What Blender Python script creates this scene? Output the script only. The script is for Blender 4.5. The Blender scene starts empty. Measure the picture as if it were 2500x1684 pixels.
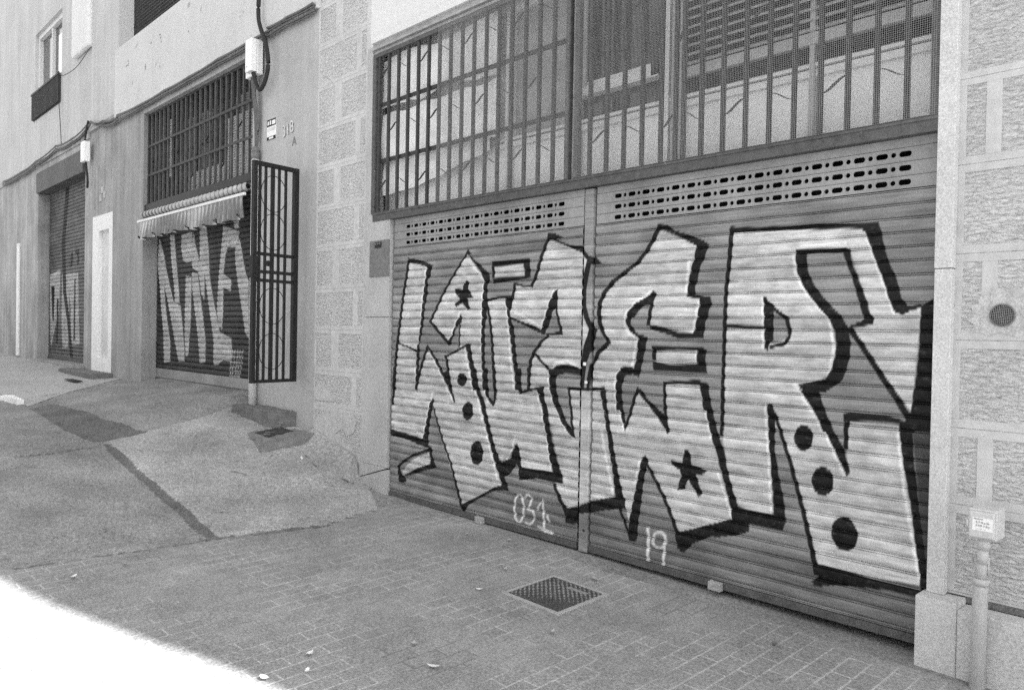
import bpy, bmesh, math, random
import numpy as np
from mathutils import Vector, Matrix
random.seed(7); RNG=np.random.RandomState(11)
C=bpy.context.scene.collection; SC=bpy.context.scene
FILL=[[279,2263,566,2215,510,1959,459,1484,434,1062,72,1039,118,1499,167,1808,244,2147],[596,1459,731,1339,943,1095,453,1063,467,1195,553,1398],[46,1239,432,1268,438,1079,456,1269,785,1283,987,981,942,1110,895,1288,1228,1302,1600,419,1631,335,1135,82,1118,90,673,930,566,602,33,642],[1146,2295,1377,2059,1345,1848,1351,1443,1372,1122,1327,1119,1199,1490,1136,1494,1051,1471,1050,1664,1072,1758,906,1515,625,1706,915,2077],[1144,1489,867,1386,943,1095,1311,1118,1202,1387],[1283,1300,1367,1303,1427,1070,1504,985,1539,1068,1525,1310,1768,1321,1822,1126,2023,1159,2208,543,1872,521,1813,691,1640,543,1581,575,1406,998],[1420,1877,1632,1903,1663,1824,1713,1551,1780,1148,1522,1132,1481,1547],[2134,2346,2480,2231,2558,2156,2530,2087,2505,1947,2515,1805,2577,1646,2511,1495,2491,1352,2359,1382,2236,1364,2181,1311,2002,1443,2141,1596,2279,1607,2224,1826,2233,1954,2196,1937,2076,1623,1694,1736,1732,1891,1756,2007,1948,1981,2047,2212],[2003,1439,2181,1306,2165,1173,1937,1158,1950,1404],[1932,1329,2161,1339,2163,1279,2179,1150,2310,913,2422,816,2392,1047,2382,1191,2484,1193,2589,1195,2690,1210,2739,1075,2806,815,2828,595,2832,425,2621,381,2507,326,2376,268,2235,446,2308,530,2116,1099,2101,1182,1957,1164],[1501,2164,1842,2171,1865,2079,1504,2070],[231,258,342,363,489,438,650,486,651,437,688,398,492,327,251,221],[3198,2330,3483,2211,3420,1893,3517,1860,3478,1627,3127,1682,3103,1736,3135,1818,3166,1899,2988,1820,2903,1718,2935,1644,3017,1594,2999,1376,2871,1375,2831,1302,2837,1067,2740,1059,2705,1209,2592,1211,2600,1378,2758,1547,2732,1594,2660,1747,2699,1901,2889,2056,3080,2203],[2728,1269,2831,1285,2866,1088,2918,919,3032,1222,3288,944,3255,1164,3252,1281,3526,1297,3624,962,3783,507,3770,442,3399,290,3089,762,2970,275,2919,435,2787,910],[3252,1279,3526,1300,3543,1228,3565,1128,3251,1102],[3165,1501,3496,1515,3498,1437,3167,1433],[3741,2282,4549,2232,4581,2209,4747,1761,4885,1783,4848,1227,4506,1660,4641,1694,4499,2110,4173,2126,4181,2019,4237,1897,4389,1718,4431,1552,4412,1444,4355,1370,4211,1332,4379,1076,3701,1007,3705,1672],[3702,1277,4231,1315,4525,841,4502,993,4522,1140,4789,1147,4921,308,4355,288,4056,1169,4022,1187,4066,531,3818,518,3740,750,3710,965]]
ERASE=[[2188,1762,2225,1762,2267,1625,2141,1615],[4039,1788,4124,1718,4141,1605,4025,1572],[3056,1815,3118,1818,3103,1682,3133,1655,3084,1608,3004,1626,2951,1690,2961,1746]]
BLACK=[[258,2315,362,2298,565,2254,676,2213,566,2210,438,2244,279,2267],[249,2291,223,2149,189,2014,143,1787,104,1581,87,1488,66,1314,49,1031,93,1032,109,1314,130,1486,146,1578,185,1783,231,2010,265,2144,291,2286],[50,1258,35,1066,26,884,65,886,75,1067,90,1259],[557,2216,637,2212,621,2131,578,2089,582,1958,540,1838,526,1695,485,1540,460,1473,471,1406,446,1439,453,1561,480,1717,510,1959,542,2112],[432,1490,422,1372,418,1249,408,1054,449,1055,462,1250,473,1373,469,1490],[421,1270,426,1156,424,1074,450,1074,467,1158,465,1271],[104,1486,267,1454,441,1406,454,1422,279,1471,114,1504],[586,1487,542,1412,474,1266,432,1145,471,1141,512,1261,580,1406,623,1479],[582,1465,712,1331,827,1197,936,1071,980,1089,866,1211,751,1346,610,1475],[834,1246,894,1145,944,1055,984,976,1003,980,976,1062,938,1156,882,1259],[23,647,239,634,428,618,557,603,632,604,634,555,666,526,504,540,355,565,202,579,15,582],[671,995,701,976,661,831,642,753,629,604,539,599,572,713,605,826,637,949],[677,932,735,803,824,628,947,429,1016,270,1113,48,1147,59,1047,280,975,439,850,636,758,809,694,936],[159,272,263,347,406,423,664,502,647,531,387,446,231,366,125,287],[630,554,683,550,694,475,719,424,759,369,671,357,659,460],[251,221,474,325,688,392,759,364,619,323,438,264,289,218],[152,304,201,265,232,218,154,212],[154,212,241,219,309,178,253,147,176,147],[1139,2318,1047,2233,901,2082,785,1947,685,1808,602,1705,637,1694,717,1798,816,1936,930,2071,1072,2222,1158,2309],[602,1704,724,1610,906,1482,943,1503,758,1629,632,1719],[1072,1774,1085,1696,1018,1664,963,1558,918,1486,884,1515,946,1590,1008,1711],[1044,1700,1042,1591,1040,1470,1061,1470,1063,1591,1065,1700],[1168,1514,1008,1450,850,1392,867,1374,1023,1434,1187,1493],[843,1395,871,1321,887,1226,930,1078,966,1084,924,1231,908,1326,879,1401],[877,1292,907,1181,937,1080,969,1086,940,1186,910,1296],[1149,2341,1209,2286,1162,2289,1281,2216,1398,2139,1444,2097,1445,2057,1416,2008,1419,1897,1413,1747,1388,1646,1396,1525,1394,1434,1406,1294,1434,1195,1451,1120,1373,1115,1369,1241,1352,1433,1341,1544,1348,1737,1345,1848,1364,1999,1370,2060,1314,2143,1227,2218,1146,2290,1114,2297],[1364,1303,1438,1307,1441,1201,1468,1053,1522,1027,1546,1078,1533,1017,1508,984,1466,1012,1419,1069,1389,1178],[1394,1881,1418,1795,1441,1695,1468,1546,1482,1396,1513,1116,1548,1120,1518,1399,1500,1548,1474,1698,1447,1798,1421,1884],[1502,1316,1510,1185,1522,1087,1506,1013,1527,1011,1560,1088,1546,1188,1537,1318],[1400,1870,1547,1896,1734,1901,1731,1921,1543,1914,1391,1892],[1632,1903,1738,1906,1726,1833,1699,1794,1708,1736,1752,1649,1773,1504,1794,1379,1833,1236,1858,1147,1780,1141,1770,1262,1738,1406,1713,1551,1680,1697,1656,1824],[1768,1321,1851,1325,1847,1205,1870,1134,1822,1117,1803,1212],[1825,1111,1961,1144,2114,1172,2108,1196,1953,1168,1817,1129],[1460,2211,1918,2218,1923,2181,1939,2057,1483,2024,1479,2066,1844,2078,1871,2079,1851,2176,1501,2166,1508,2069,1476,2064],[1136,1504,1204,1506,1242,1358,1283,1288,1330,1112,1249,1107,1205,1285,1162,1417],[1210,1296,1286,1300,1326,1144,1406,998,1471,822,1535,669,1611,545,1526,563,1459,721,1378,915,1313,1062],[1514,597,1640,534,1739,576,1789,698,1819,707,1852,629,1873,511,1839,507,1813,537,1749,455,1675,411,1735,302,1646,323,1603,420,1562,484],[1111,47,1134,98,1321,188,1559,314,1660,344,1735,307,1560,282,1413,209,1230,107,1155,28],[2126,2396,2080,2317,2030,2217,1982,2078,1928,1985,1960,1974,2015,2069,2065,2207,2113,2305,2162,2383],[1963,1998,1855,2003,1752,2029,1744,2011,1851,1985,1962,1979],[1741,2028,1713,1896,1747,1892,1774,2023],[2120,2404,2183,2399,2284,2353,2197,2350,2359,2289,2479,2274,2562,2191,2620,2183,2680,2128,2576,2127,2540,2162,2474,2227,2323,2282,2172,2345,2108,2355],[2540,2172,2507,2057,2487,1949,2492,1821,2521,1728,2571,1645,2617,1661,2570,1740,2541,1824,2539,1944,2560,2047,2588,2161],[2576,1672,2645,1647,2624,1585,2605,1515,2555,1390,2538,1257,2533,1190,2498,1188,2502,1388,2522,1522,2557,1602],[2235,1959,2239,1826,2187,1785,2152,1679,2092,1605,2060,1642,2099,1735,2147,1864,2196,1937],[2208,1839,2226,1742,2252,1668,2272,1602,2303,1608,2279,1673,2251,1746,2225,1840],[2096,1605,2154,1613,2285,1633,2302,1600,2167,1595],[1686,1732,1827,1686,1949,1647,2099,1596,2117,1624,1965,1673,1841,1709,1692,1743],[2138,1605,2052,1551,1966,1457,1995,1444,2078,1536,2156,1591],[1973,1468,1931,1387,1921,1299,1918,1143,1953,1145,1958,1299,1970,1382,2006,1460],[1914,1335,1919,1155,1952,1157,1947,1336],[1986,1441,2085,1364,2190,1290,2209,1305,2106,1379,2007,1455],[2180,1324,2236,1361,2310,1373,2408,1365,2497,1343,2487,1298,2361,1308,2238,1286,2229,1171,2166,1166,2162,1291],[2161,1339,2503,1345,2481,1299,2312,1303,2238,1282,2237,1200,2271,1083,2323,978,2411,878,2437,816,2398,831,2310,913,2220,1042,2179,1150,2156,1278],[2361,1199,2379,1045,2394,929,2421,818,2445,823,2420,934,2405,1049,2385,1201],[2352,1180,2484,1181,2601,1192,2727,1206,2725,1227,2599,1213,2484,1203,2354,1202],[2020,1177,2101,1187,2112,1108,2144,1018,2173,891,2217,748,2258,642,2310,530,2233,517,2180,632,2150,777,2108,912,2079,1050,2037,1141],[1838,511,2233,536,2307,557,2337,459,2235,448,2055,454,1841,411],[2218,436,2284,319,2359,227,2395,247,2318,336,2246,448],[2340,266,2436,287,2530,321,2832,425,2835,344,2624,289,2508,260,2511,175,2367,156],[1166,1194,1163,1174,1152,1155,1134,1140,1113,1132,1089,1130,1067,1136,1048,1149,1036,1166,1031,1187,1035,1208,1046,1227,1064,1241,1086,1249,1109,1251,1131,1244,1150,1232,1162,1215],[1257,925,1254,897,1242,872,1223,852,1199,840,1173,838,1148,845,1128,862,1114,885,1108,912,1112,940,1125,966,1144,985,1168,997,1194,999,1219,991,1239,975,1252,952],[1399,578,1395,542,1382,509,1360,482,1333,466,1304,462,1275,471,1252,492,1236,522,1230,557,1234,594,1248,627,1270,653,1298,669,1327,672,1355,663,1378,642,1393,613],[1144,2068,1171,2046,1165,1985,1238,1911,1152,1903,1194,1819,1159,1804,1085,1867,1005,1832,976,1859,1052,1905,973,1964,984,1998,1090,1987,1097,2039],[3164,2378,3240,2369,3305,2325,3431,2280,3532,2242,3584,2203,3533,2197,3473,2210,3390,2257,3285,2305,3220,2335,3154,2333],[3157,2362,3117,2289,3065,2212,2990,2136,2877,2068,2768,2006,2681,1919,2640,1838,2635,1747,2656,1653,2697,1658,2677,1748,2680,1831,2717,1902,2798,1982,2901,2044,3016,2113,3095,2194,3151,2272,3193,2346],[2651,1667,2699,1597,2743,1546,2771,1562,2727,1609,2687,1680],[2755,1575,2643,1491,2584,1381,2558,1272,2593,1269,2616,1374,2678,1472,2783,1551],[2562,1286,2557,1183,2588,1184,2593,1286],[3478,2213,3575,2201,3556,2155,3536,2105,3509,2054,3499,1986,3480,1943,3481,1883,3418,1893,3424,1963,3442,2058,3465,2126],[3410,1872,3548,1849,3552,1873,3414,1896],[3517,1869,3596,1870,3609,1824,3590,1786,3581,1744,3563,1701,3549,1596,3345,1594,3238,1627,3117,1653,3114,1684,3237,1663,3365,1630,3468,1627,3485,1675,3500,1744,3513,1822],[3143,1920,3168,1899,3140,1825,3056,1817,2990,1746,2952,1728,2953,1681,3004,1626,3101,1598,3017,1591,2935,1644,2901,1709,2919,1774,2976,1830,3078,1874],[3113,1833,3097,1748,3088,1680,3119,1677,3128,1744,3144,1828],[3017,1596,3098,1598,3086,1526,3066,1443,3048,1364,3035,1313,2978,1331,2908,1314,2884,1248,2888,1065,2837,1061,2824,1226,2830,1321,2871,1375,2941,1387,2988,1375,3009,1469],[3134,1535,3378,1544,3530,1542,3578,1520,3501,1516,3347,1519,3176,1508,3178,1438,3145,1437],[3503,1524,3572,1523,3568,1431,3575,1423,3586,1366,3351,1367,3157,1366,3143,1429,3308,1412,3503,1422],[3236,1296,3384,1309,3516,1323,3598,1298,3589,1239,3621,1127,3561,1121,3543,1228,3522,1288,3384,1287,3247,1277],[3234,1288,3245,1207,3242,1089,3265,1090,3269,1209,3258,1291],[2578,1193,2725,1205,2724,1224,2577,1212],[2678,1199,2736,1201,2752,1079,2787,910,2827,753,2874,579,2925,432,2847,438,2805,655,2758,840,2729,1000],[2831,1280,2882,1283,2884,1184,2898,1091,2922,999,2924,915,2906,951,2874,1042,2843,1162],[2927,937,2975,1047,3015,1175,3052,1234,3021,1244,2989,1181,2948,1052,2909,940],[3015,1234,3049,1237,3107,1172,3175,1122,3276,1059,3300,958,3283,936,3232,1010,3142,1101,3044,1190],[3237,1295,3243,1163,3259,1041,3282,1045,3267,1166,3260,1296],[3524,1298,3593,1297,3610,1208,3642,1091,3673,992,3714,887,3755,741,3796,622,3840,526,3783,505,3747,614,3706,734,3665,847,3624,962,3592,1070,3569,1188],[3075,760,3106,769,3129,733,3101,631,3086,537,3073,405,3053,291,3045,155,2974,141,2968,275,3001,430,3032,565,3060,699],[3095,722,3169,617,3253,494,3318,372,3367,263,3397,277,3346,386,3280,509,3195,631,3117,734],[2868,363,2923,263,2973,164,2997,175,2947,275,2892,374],[2614,365,2738,410,2847,438,2933,438,2938,371,2814,342,2666,296,2526,260,2525,325],[3358,273,3399,292,3580,366,3770,444,3903,452,3911,393,3819,350,3631,304,3503,234,3434,158,3381,174],[3416,843,3431,855,3454,839,3473,806,3480,755,3598,732,3571,705,3517,690,3567,577,3540,548,3504,593,3457,654,3428,585,3369,570,3400,674,3389,707,3312,741,3319,767,3408,758],[3777,531,3842,538,3968,528,4102,539,4104,460,3952,458,3789,436],[3722,2307,3740,2314,3832,2299,4073,2285,4280,2283,4548,2260,4651,2259,4671,2202,4629,2201,4581,2208,4549,2231,4120,2259,3762,2271,3726,2270],[3723,2298,3711,2088,3695,1904,3690,1672,3690,1440,3687,1255,3690,992,3717,995,3714,1256,3717,1441,3720,1671,3724,1901,3744,2084,3756,2293],[3686,1284,3689,1106,3686,968,3708,970,3718,1108,3718,1286],[4577,2214,4667,2216,4683,2138,4711,2041,4759,1937,4784,1835,4816,1795,4885,1802,4893,1785,4828,1762,4788,1742,4747,1761,4714,1836,4689,1924,4649,2021,4613,2118],[4884,1794,4945,1831,4958,1566,4968,1131,4783,1112,4791,1171,4839,1166,4808,1220,4850,1223,4867,1410,4878,1564,4880,1718],[4171,2135,4327,2133,4470,2128,4501,2114,4509,2044,4539,1977,4567,1904,4600,1822,4618,1750,4642,1726,4635,1694,4602,1684,4498,1669,4504,1681,4585,1718,4560,1799,4533,1888,4507,1971,4479,2037,4459,2098,4302,2110,4245,2105,4247,2041,4262,1981,4307,1903,4378,1818,4455,1742,4498,1677,4514,1595,4512,1505,4497,1447,4474,1372,4375,1296,4243,1290,4208,1334,4269,1346,4372,1373,4412,1444,4432,1552,4424,1643,4389,1718,4310,1802,4237,1897,4188,1993,4175,2062],[3970,1864,3991,1864,4002,1833,4043,1806,4041,1718,4044,1595,4018,1577,4009,1525,3986,1539,3977,1718],[3997,1812,4059,1757,4116,1715,4138,1621,4164,1626,4142,1729,4076,1775,4012,1827],[4145,1631,4104,1580,4016,1562,4021,1539,4116,1560,4163,1617],[3699,1668,3848,1662,3987,1661,3987,1682,3848,1684,3700,1691],[4490,1659,4552,1579,4617,1484,4689,1375,4759,1276,4829,1162,4860,1185,4787,1298,4716,1395,4644,1503,4578,1598,4518,1680],[4215,1302,4305,1291,4352,1214,4405,1127,4426,1071,4367,1065,4326,1153,4271,1234],[4484,1184,4518,1192,4730,1191,4839,1169,4769,1155,4615,1161,4524,1157,4510,1080,4486,1077],[4010,1198,4018,1115,4036,1022,4073,1031,4055,1123,4038,1203],[4014,1202,4044,1201,4070,1150,4067,1025,4070,900,4102,760,4138,621,4152,500,4131,442,3796,442,3792,525,3842,523,4072,532,4063,671,4042,824,4027,979],[4049,1150,4086,1054,4138,905,4195,739,4251,555,4296,383,4333,220,4367,235,4326,395,4279,567,4221,750,4163,915,4109,1063,4070,1159],[3662,402,3891,464,3913,412,3798,355,3664,303],[4229,1310,4331,1316,4375,1196,4438,1064,4489,991,4526,851,4506,823,4480,883,4418,1003,4334,1142],[4484,1184,4489,978,4516,981,4511,1186],[4482,1185,4530,1191,4716,1188,4836,1171,4824,1144,4699,1155,4522,1143,4489,1127],[4787,1142,4841,1161,4857,1350,4921,1354,4921,1169,4859,1108,4867,963,4893,766,4928,536,4966,269,4914,269,4912,351,4883,527,4860,705,4821,883,4800,1028],[4330,275,4375,290,4647,280,4939,276,4940,231,4740,233,4574,211,4458,192,4348,155,4314,179,4357,219,4328,232],[4308,1025,4305,999,4295,975,4280,956,4261,944,4240,942,4221,949,4204,964,4193,986,4189,1012,4192,1039,4202,1063,4217,1082,4237,1093,4257,1095,4277,1088,4293,1072,4304,1051],[4434,798,4435,769,4429,741,4415,718,4396,702,4374,695,4351,698,4330,711,4314,732,4305,759,4304,789,4311,817,4325,841,4344,857,4367,863,4389,859,4410,846,4425,825],[4578,531,4582,498,4578,465,4565,436,4545,415,4520,403,4493,402,4467,413,4446,435,4433,464,4428,498,4432,531,4446,561,4467,582,4492,593,4519,593,4544,581,4564,559]]
WHITE=[[532,2212,477,1828,445,1502,471,1501,503,1826,558,2209],[625,1406,756,1260,887,1076,912,1084,781,1269,650,1415],[1046,1792,972,1678,898,1545,923,1539,997,1671,1070,1786],[1171,2209,1273,2129,1356,2054,1334,1899,1327,1447,1354,1448,1362,1898,1383,2056,1294,2139,1192,2220],[1117,1455,1170,1292,1232,1100,1253,1105,1192,1296,1138,1458],[1640,1838,1663,1696,1704,1404,1757,1142,1776,1145,1724,1406,1683,1698,1660,1839],[1750,1777,1895,1719,2047,1660,2058,1675,1907,1733,1762,1792],[2183,1950,2123,1822,2053,1677,2078,1671,2147,1815,2207,1943],[2191,1333,2241,1378,2356,1396,2474,1345,2486,1361,2361,1414,2230,1395,2172,1344],[2140,1294,2151,1161,2168,1163,2158,1295],[2140,1280,2184,1102,2303,900,2419,804,2432,813,2318,908,2201,1107,2158,1283],[2020,1142,2128,811,2187,545,2204,549,2145,815,2038,1146],[1198,1273,1353,890,1506,544,1578,366,1598,372,1526,550,1374,896,1219,1277],[1361,1179,1428,1020,1446,1024,1378,1183],[659,1049,592,848,521,605,546,605,616,847,683,1048],[1783,775,1743,646,1680,558,1695,554,1759,644,1799,774],[399,1259,404,1084,426,1085,421,1260],[745,1272,855,1123,946,1003,967,1010,877,1130,767,1279],[1869,521,2038,525,2214,530,2217,548,2042,544,1873,541],[87,698,328,675,539,633,552,650,339,692,97,716],[3416,2117,3395,1898,3413,1896,3435,2114],[3500,1845,3453,1628,3471,1625,3517,1842],[2996,1586,2961,1392,2840,1361,2805,1273,2827,1061,2848,1064,2827,1273,2855,1349,2979,1385,3017,1583],[3120,1923,2969,1843,2881,1749,2889,1659,2979,1579,2994,1590,2908,1666,2901,1743,2983,1831,3132,1909],[3484,1518,3491,1442,3173,1429,3174,1416,3495,1431,3498,1518],[2837,1108,2898,925,2917,930,2856,1113],[3527,1283,3612,946,3629,951,3544,1287],[2681,903,2751,655,2813,448,2836,456,2775,662,2705,909],[3668,731,3782,446,3798,454,3684,738],[3048,740,3005,558,3023,558,3066,739],[4150,2115,4167,1991,4230,1874,4381,1714,4409,1552,4378,1389,4396,1386,4427,1552,4397,1722,4245,1885,4186,1995,4169,2116],[4580,2179,4741,1745,4756,1751,4596,2184],[3955,1856,3966,1536,3981,1536,3970,1855],[4178,1334,4358,1065,4372,1075,4193,1344],[4198,2148,4477,2138,4476,2159,4196,2170],[3991,1199,4008,976,4048,528,4063,531,4024,979,4007,1201],[4243,1276,4369,1063,4486,823,4500,831,4383,1071,4258,1285],[4772,1103,4806,824,4901,333,4916,339,4822,829,4788,1106],[3847,533,4069,537,4072,552,3850,548],[4357,297,4645,284,4908,305,4909,321,4648,301,4362,315],[1893,194,1888,134,1872,92,1855,75,1841,78,1821,105,1809,152,1809,207,1821,256,1840,284,1852,287,1872,269,1888,228,1893,169,1917,174,1912,235,1894,279,1865,303,1824,294,1797,257,1784,205,1784,147,1797,96,1822,63,1862,59,1894,89,1912,136,1917,197],[1912,270,1954,304,1982,283,1970,238,1934,188,2001,182,2019,149,2002,103,1969,77,1933,90,1919,74,1971,60,2022,97,2042,153,2018,197,1956,197,1993,235,2005,290,1957,321,1897,282],[2063,201,2116,288,2111,212,2119,129,2135,37,2160,44,2144,135,2137,217,2120,307,2040,207],[2056,58,2224,38,2236,62,2069,83],[2154,176,2181,123,2205,134,2179,186],[3122,269,3130,177,3126,113,3126,23,3153,29,3153,117,3157,183,3149,275],[3277,219,3271,188,3257,169,3238,158,3219,157,3202,167,3192,185,3193,209,3204,231,3221,245,3240,249,3259,244,3272,228,3276,198,3299,205,3294,239,3276,261,3246,270,3213,262,3185,240,3169,209,3168,177,3182,151,3208,137,3242,139,3272,157,3292,185,3300,220],[3271,249,3264,142,3256,31,3279,35,3288,146,3294,252]]
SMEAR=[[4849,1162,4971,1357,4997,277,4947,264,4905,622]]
LFILL=[[-6991,3071,-6791,2788,-6673,2552,-6513,2268,-6358,2038,-6291,1992,-6056,1947,-5969,1641,-5881,1276,-5874,1082,-6110,1068,-6284,1390,-6427,1689,-6608,2043,-6775,2302,-6671,1892,-6580,1638,-6470,1387,-6459,1060,-6732,1034,-6776,1509,-6880,1894,-6965,2308,-7068,2623,-7036,2932],[-6541,3088,-6354,3073,-6262,2682,-6186,2381,-6095,1984,-6291,1987,-6347,2288,-6474,2693],[-6048,3061,-5644,3070,-5594,2835,-5647,2623,-5856,2606,-5990,2666,-6074,2867],[-5869,2410,-5639,2384,-5641,1882,-5658,1642,-5699,1401,-5734,1172,-5827,1169,-5889,1519,-5882,1884],[-5346,3092,-5105,3106,-5008,2749,-4970,2426,-4907,2217,-4788,1964,-4673,1759,-4586,1557,-4192,1470,-4162,1322,-4182,1142,-4451,1154,-4651,1079,-4782,1074,-4793,1419,-4903,1737,-5025,2060,-5151,2434,-5137,2016,-5256,2111,-5384,2444,-5626,2527,-5632,2694,-5596,3073,-5485,2827,-5331,2606],[-5624,2455,-5401,2421,-5303,2113,-5174,1737,-5078,1413,-5068,1108,-5280,1077,-5350,1408,-5462,1761,-5616,2240],[-4512,3062,-3989,2941,-4032,2729,-4346,2750,-4420,2645,-4480,2382,-4218,2279,-4239,2126,-4484,2182,-4474,1870,-4507,1581,-4626,1647,-4688,1872,-4648,2322,-4579,2677],[-4115,2691,-3971,2843,-3882,2633,-3777,2373,-3678,2242,-3640,1483,-3761,1545,-3867,1864,-4000,2189,-4083,2473],[-4178,3098,-4014,3094,-4000,2985,-4140,2986]]
LWHITE=[[-4166,1313,-4135,1260,-4111,1263,-4141,1316],[-4089,1316,-4082,1262,-4057,1263,-4064,1317],[-4016,1317,-3975,1264,-3952,1268,-3992,1320],[-3936,1319,-3913,1267,-3889,1269,-3912,1322],[-3832,1324,-3847,1270,-3823,1270,-3808,1323],[-4154,1275,-3842,1280,-3841,1291,-4153,1286],[-4183,1241,-4170,1187,-4145,1189,-4158,1243],[-4113,1243,-4094,1190,-4069,1192,-4088,1245],[-4013,1247,-4000,1193,-3975,1195,-3988,1248],[-3955,1247,-3903,1195,-3881,1200,-3932,1251],[-3871,1250,-3826,1198,-3803,1203,-3849,1254],[-4171,1209,-3854,1225,-3855,1235,-4172,1220],[-4200,1169,-4210,1114,-4184,1114,-4174,1169],[-4116,1170,-4080,1118,-4056,1122,-4092,1174],[-4025,1175,-4012,1121,-3988,1123,-4001,1177],[-3967,1175,-3921,1124,-3898,1128,-3944,1180],[-3894,1178,-3837,1127,-3815,1132,-3872,1183],[-4190,1135,-3867,1140,-3866,1151,-4189,1145],[-4212,1097,-4228,1042,-4203,1041,-4187,1096],[-4131,1101,-4152,1045,-4127,1044,-4106,1100],[-4042,1104,-4051,1049,-4026,1049,-4017,1104],[-3984,1105,-3965,1052,-3941,1054,-3959,1107],[-3890,1109,-3877,1056,-3853,1058,-3866,1111],[-4206,1063,-3878,1087,-3880,1097,-4208,1074],[-4249,1020,-4201,968,-4177,973,-4225,1025],[-4156,1026,-4148,972,-4123,974,-4130,1028],[-4061,1030,-4047,977,-4023,979,-4036,1033],[-4007,1032,-3971,980,-3948,984,-3983,1036],[-3900,1039,-3926,985,-3902,984,-3876,1038],[-4226,1001,-3892,1013,-3891,1024,-4226,1012],[-4239,950,-4243,895,-4218,896,-4214,951],[-4175,951,-4128,900,-4104,905,-4151,956],[-4082,958,-4086,904,-4061,905,-4057,959],[-4010,960,-3969,909,-3945,913,-3986,965],[-3943,966,-3947,912,-3923,912,-3919,966],[-4244,930,-3904,944,-3904,954,-4244,941]]

ZRAMP=[[390, -382, 509, -740, 595, -1072, 460, -1553, 369, -1894, -239, -1874, -881, -1847, -1508, -1855, -2152, -1805, -2672, -1818, -2773, -1614, -2815, -1310, -2934, -875, -3156, -346, -3272, 26, -3089, 505, -1804, 202, -778, 164, -151, -115]]
ZDARK=[[-5599, -1912, -5820, -1578, -4722, -1575, -4126, -1529, -3673, -1542, -3328, -1443, -2940, -1388, -2738, -1331, -2678, -1516, -2663, -1833, -2746, -1930, -3116, -1973, -3431, -2017, -4292, -2025],[-2681, -1828, -2176, -1797, -1595, -1826, -1244, -1831, -684, -1829, -183, -1827, 364, -1882, 313, -1943, -201, -1922, -676, -1920, -1233, -1908, -1843, -1900, -2357, -1893]]
ZCRACK=[[-2512, -2711, -2500, -2394, -2572, -1958, -2508, -1957, -2432, -2410, -2433, -2726],[169, -3214, 215, -2809, 283, -2468, 358, -1890, 411, -1912, 332, -2484, 261, -2821, 222, -3225],[347, -1885, 438, -1542, 572, -1059, 391, -405, 446, -434, 628, -1091, 504, -1574, 411, -1912],[-325, -1627, -166, -1593, -133, -1615, -282, -1653],[-1080, -331, -804, -361, -598, -361, -583, -384, -765, -401, -1047, -363],[-518, -252, -371, -132, -334, -165, -498, -274],[-1092, -1145, -928, -1052, -903, -850, -874, -865, -879, -1074, -1052, -1162]]

# ------------------------------------------------------------------ materials
def node(nt,t,**k):
    n=nt.nodes.new(t)
    for a,b in k.items(): setattr(n,a,b)
    return n
def M(name,v,big=.12,bs=1.2,mid=.08,ms=14,fine=.08,fs=160,rough=.85,bump=.0,bscale=60,streak=0,metal=0,spec=.16,dist=.004,spots=0,spot_v=.1,spot_s=30):
    """neutral grey procedural surface: large blotches, mid mottling, fine grain, optional rain streaks, spots and relief"""
    m=bpy.data.materials.new(name); m.use_nodes=True; nt=m.node_tree; L=nt.links
    b=nt.nodes['Principled BSDF']; b.inputs['Roughness'].default_value=rough; b.inputs['Metallic'].default_value=metal
    b.inputs['Specular IOR Level'].default_value=spec
    g=node(nt,'ShaderNodeNewGeometry'); pos=g.outputs['Position']
    def noise(scale,det=3,vec=None):
        n=node(nt,'ShaderNodeTexNoise'); n.inputs['Scale'].default_value=scale; n.inputs['Detail'].default_value=det
        L.new(vec or pos,n.inputs['Vector']); return n.outputs['Fac']
    def math_(op,a,bv):
        n=node(nt,'ShaderNodeMath',operation=op)
        for i,x in enumerate((a,bv)):
            if isinstance(x,(int,float)): n.inputs[i].default_value=x
            else: L.new(x,n.inputs[i])
        return n.outputs[0]
    acc=1.0
    for amp,sc,det in ((big,bs,5),(mid,ms,5),(fine*1.5,fs*.75,2)):
        if amp: acc=math_('ADD',acc,math_('MULTIPLY',math_('SUBTRACT',noise(sc,det),.5),amp*4.2))
    if streak:
        mp=node(nt,'ShaderNodeMapping'); mp.inputs['Scale'].default_value=(7,7,.45); L.new(pos,mp.inputs['Vector'])
        acc=math_('ADD',acc,math_('MULTIPLY',math_('SUBTRACT',noise(1.0,5,mp.outputs[0]),.5),streak*3))
    val=math_('MAXIMUM',math_('MULTIPLY',acc,v),.004)
    if spots:
        r=node(nt,'ShaderNodeValToRGB'); r.color_ramp.elements[0].position=1-spots-.04; r.color_ramp.elements[1].position=1-spots
        L.new(noise(spot_s,2),r.inputs[0]); mx=node(nt,'ShaderNodeMix',data_type='FLOAT')
        L.new(r.outputs[0],mx.inputs[0]); L.new(val,mx.inputs[2]); mx.inputs[3].default_value=spot_v; val=mx.outputs[0]
    cb=node(nt,'ShaderNodeCombineColor')
    for i in range(3): L.new(val,cb.inputs[i])
    L.new(cb.outputs[0],b.inputs['Base Color'])
    if bump:
        bp=node(nt,'ShaderNodeBump'); bp.inputs['Strength'].default_value=bump; bp.inputs['Distance'].default_value=dist
        L.new(noise(bscale,4),bp.inputs['Height']); L.new(bp.outputs[0],b.inputs['Normal'])
    return m
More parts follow.
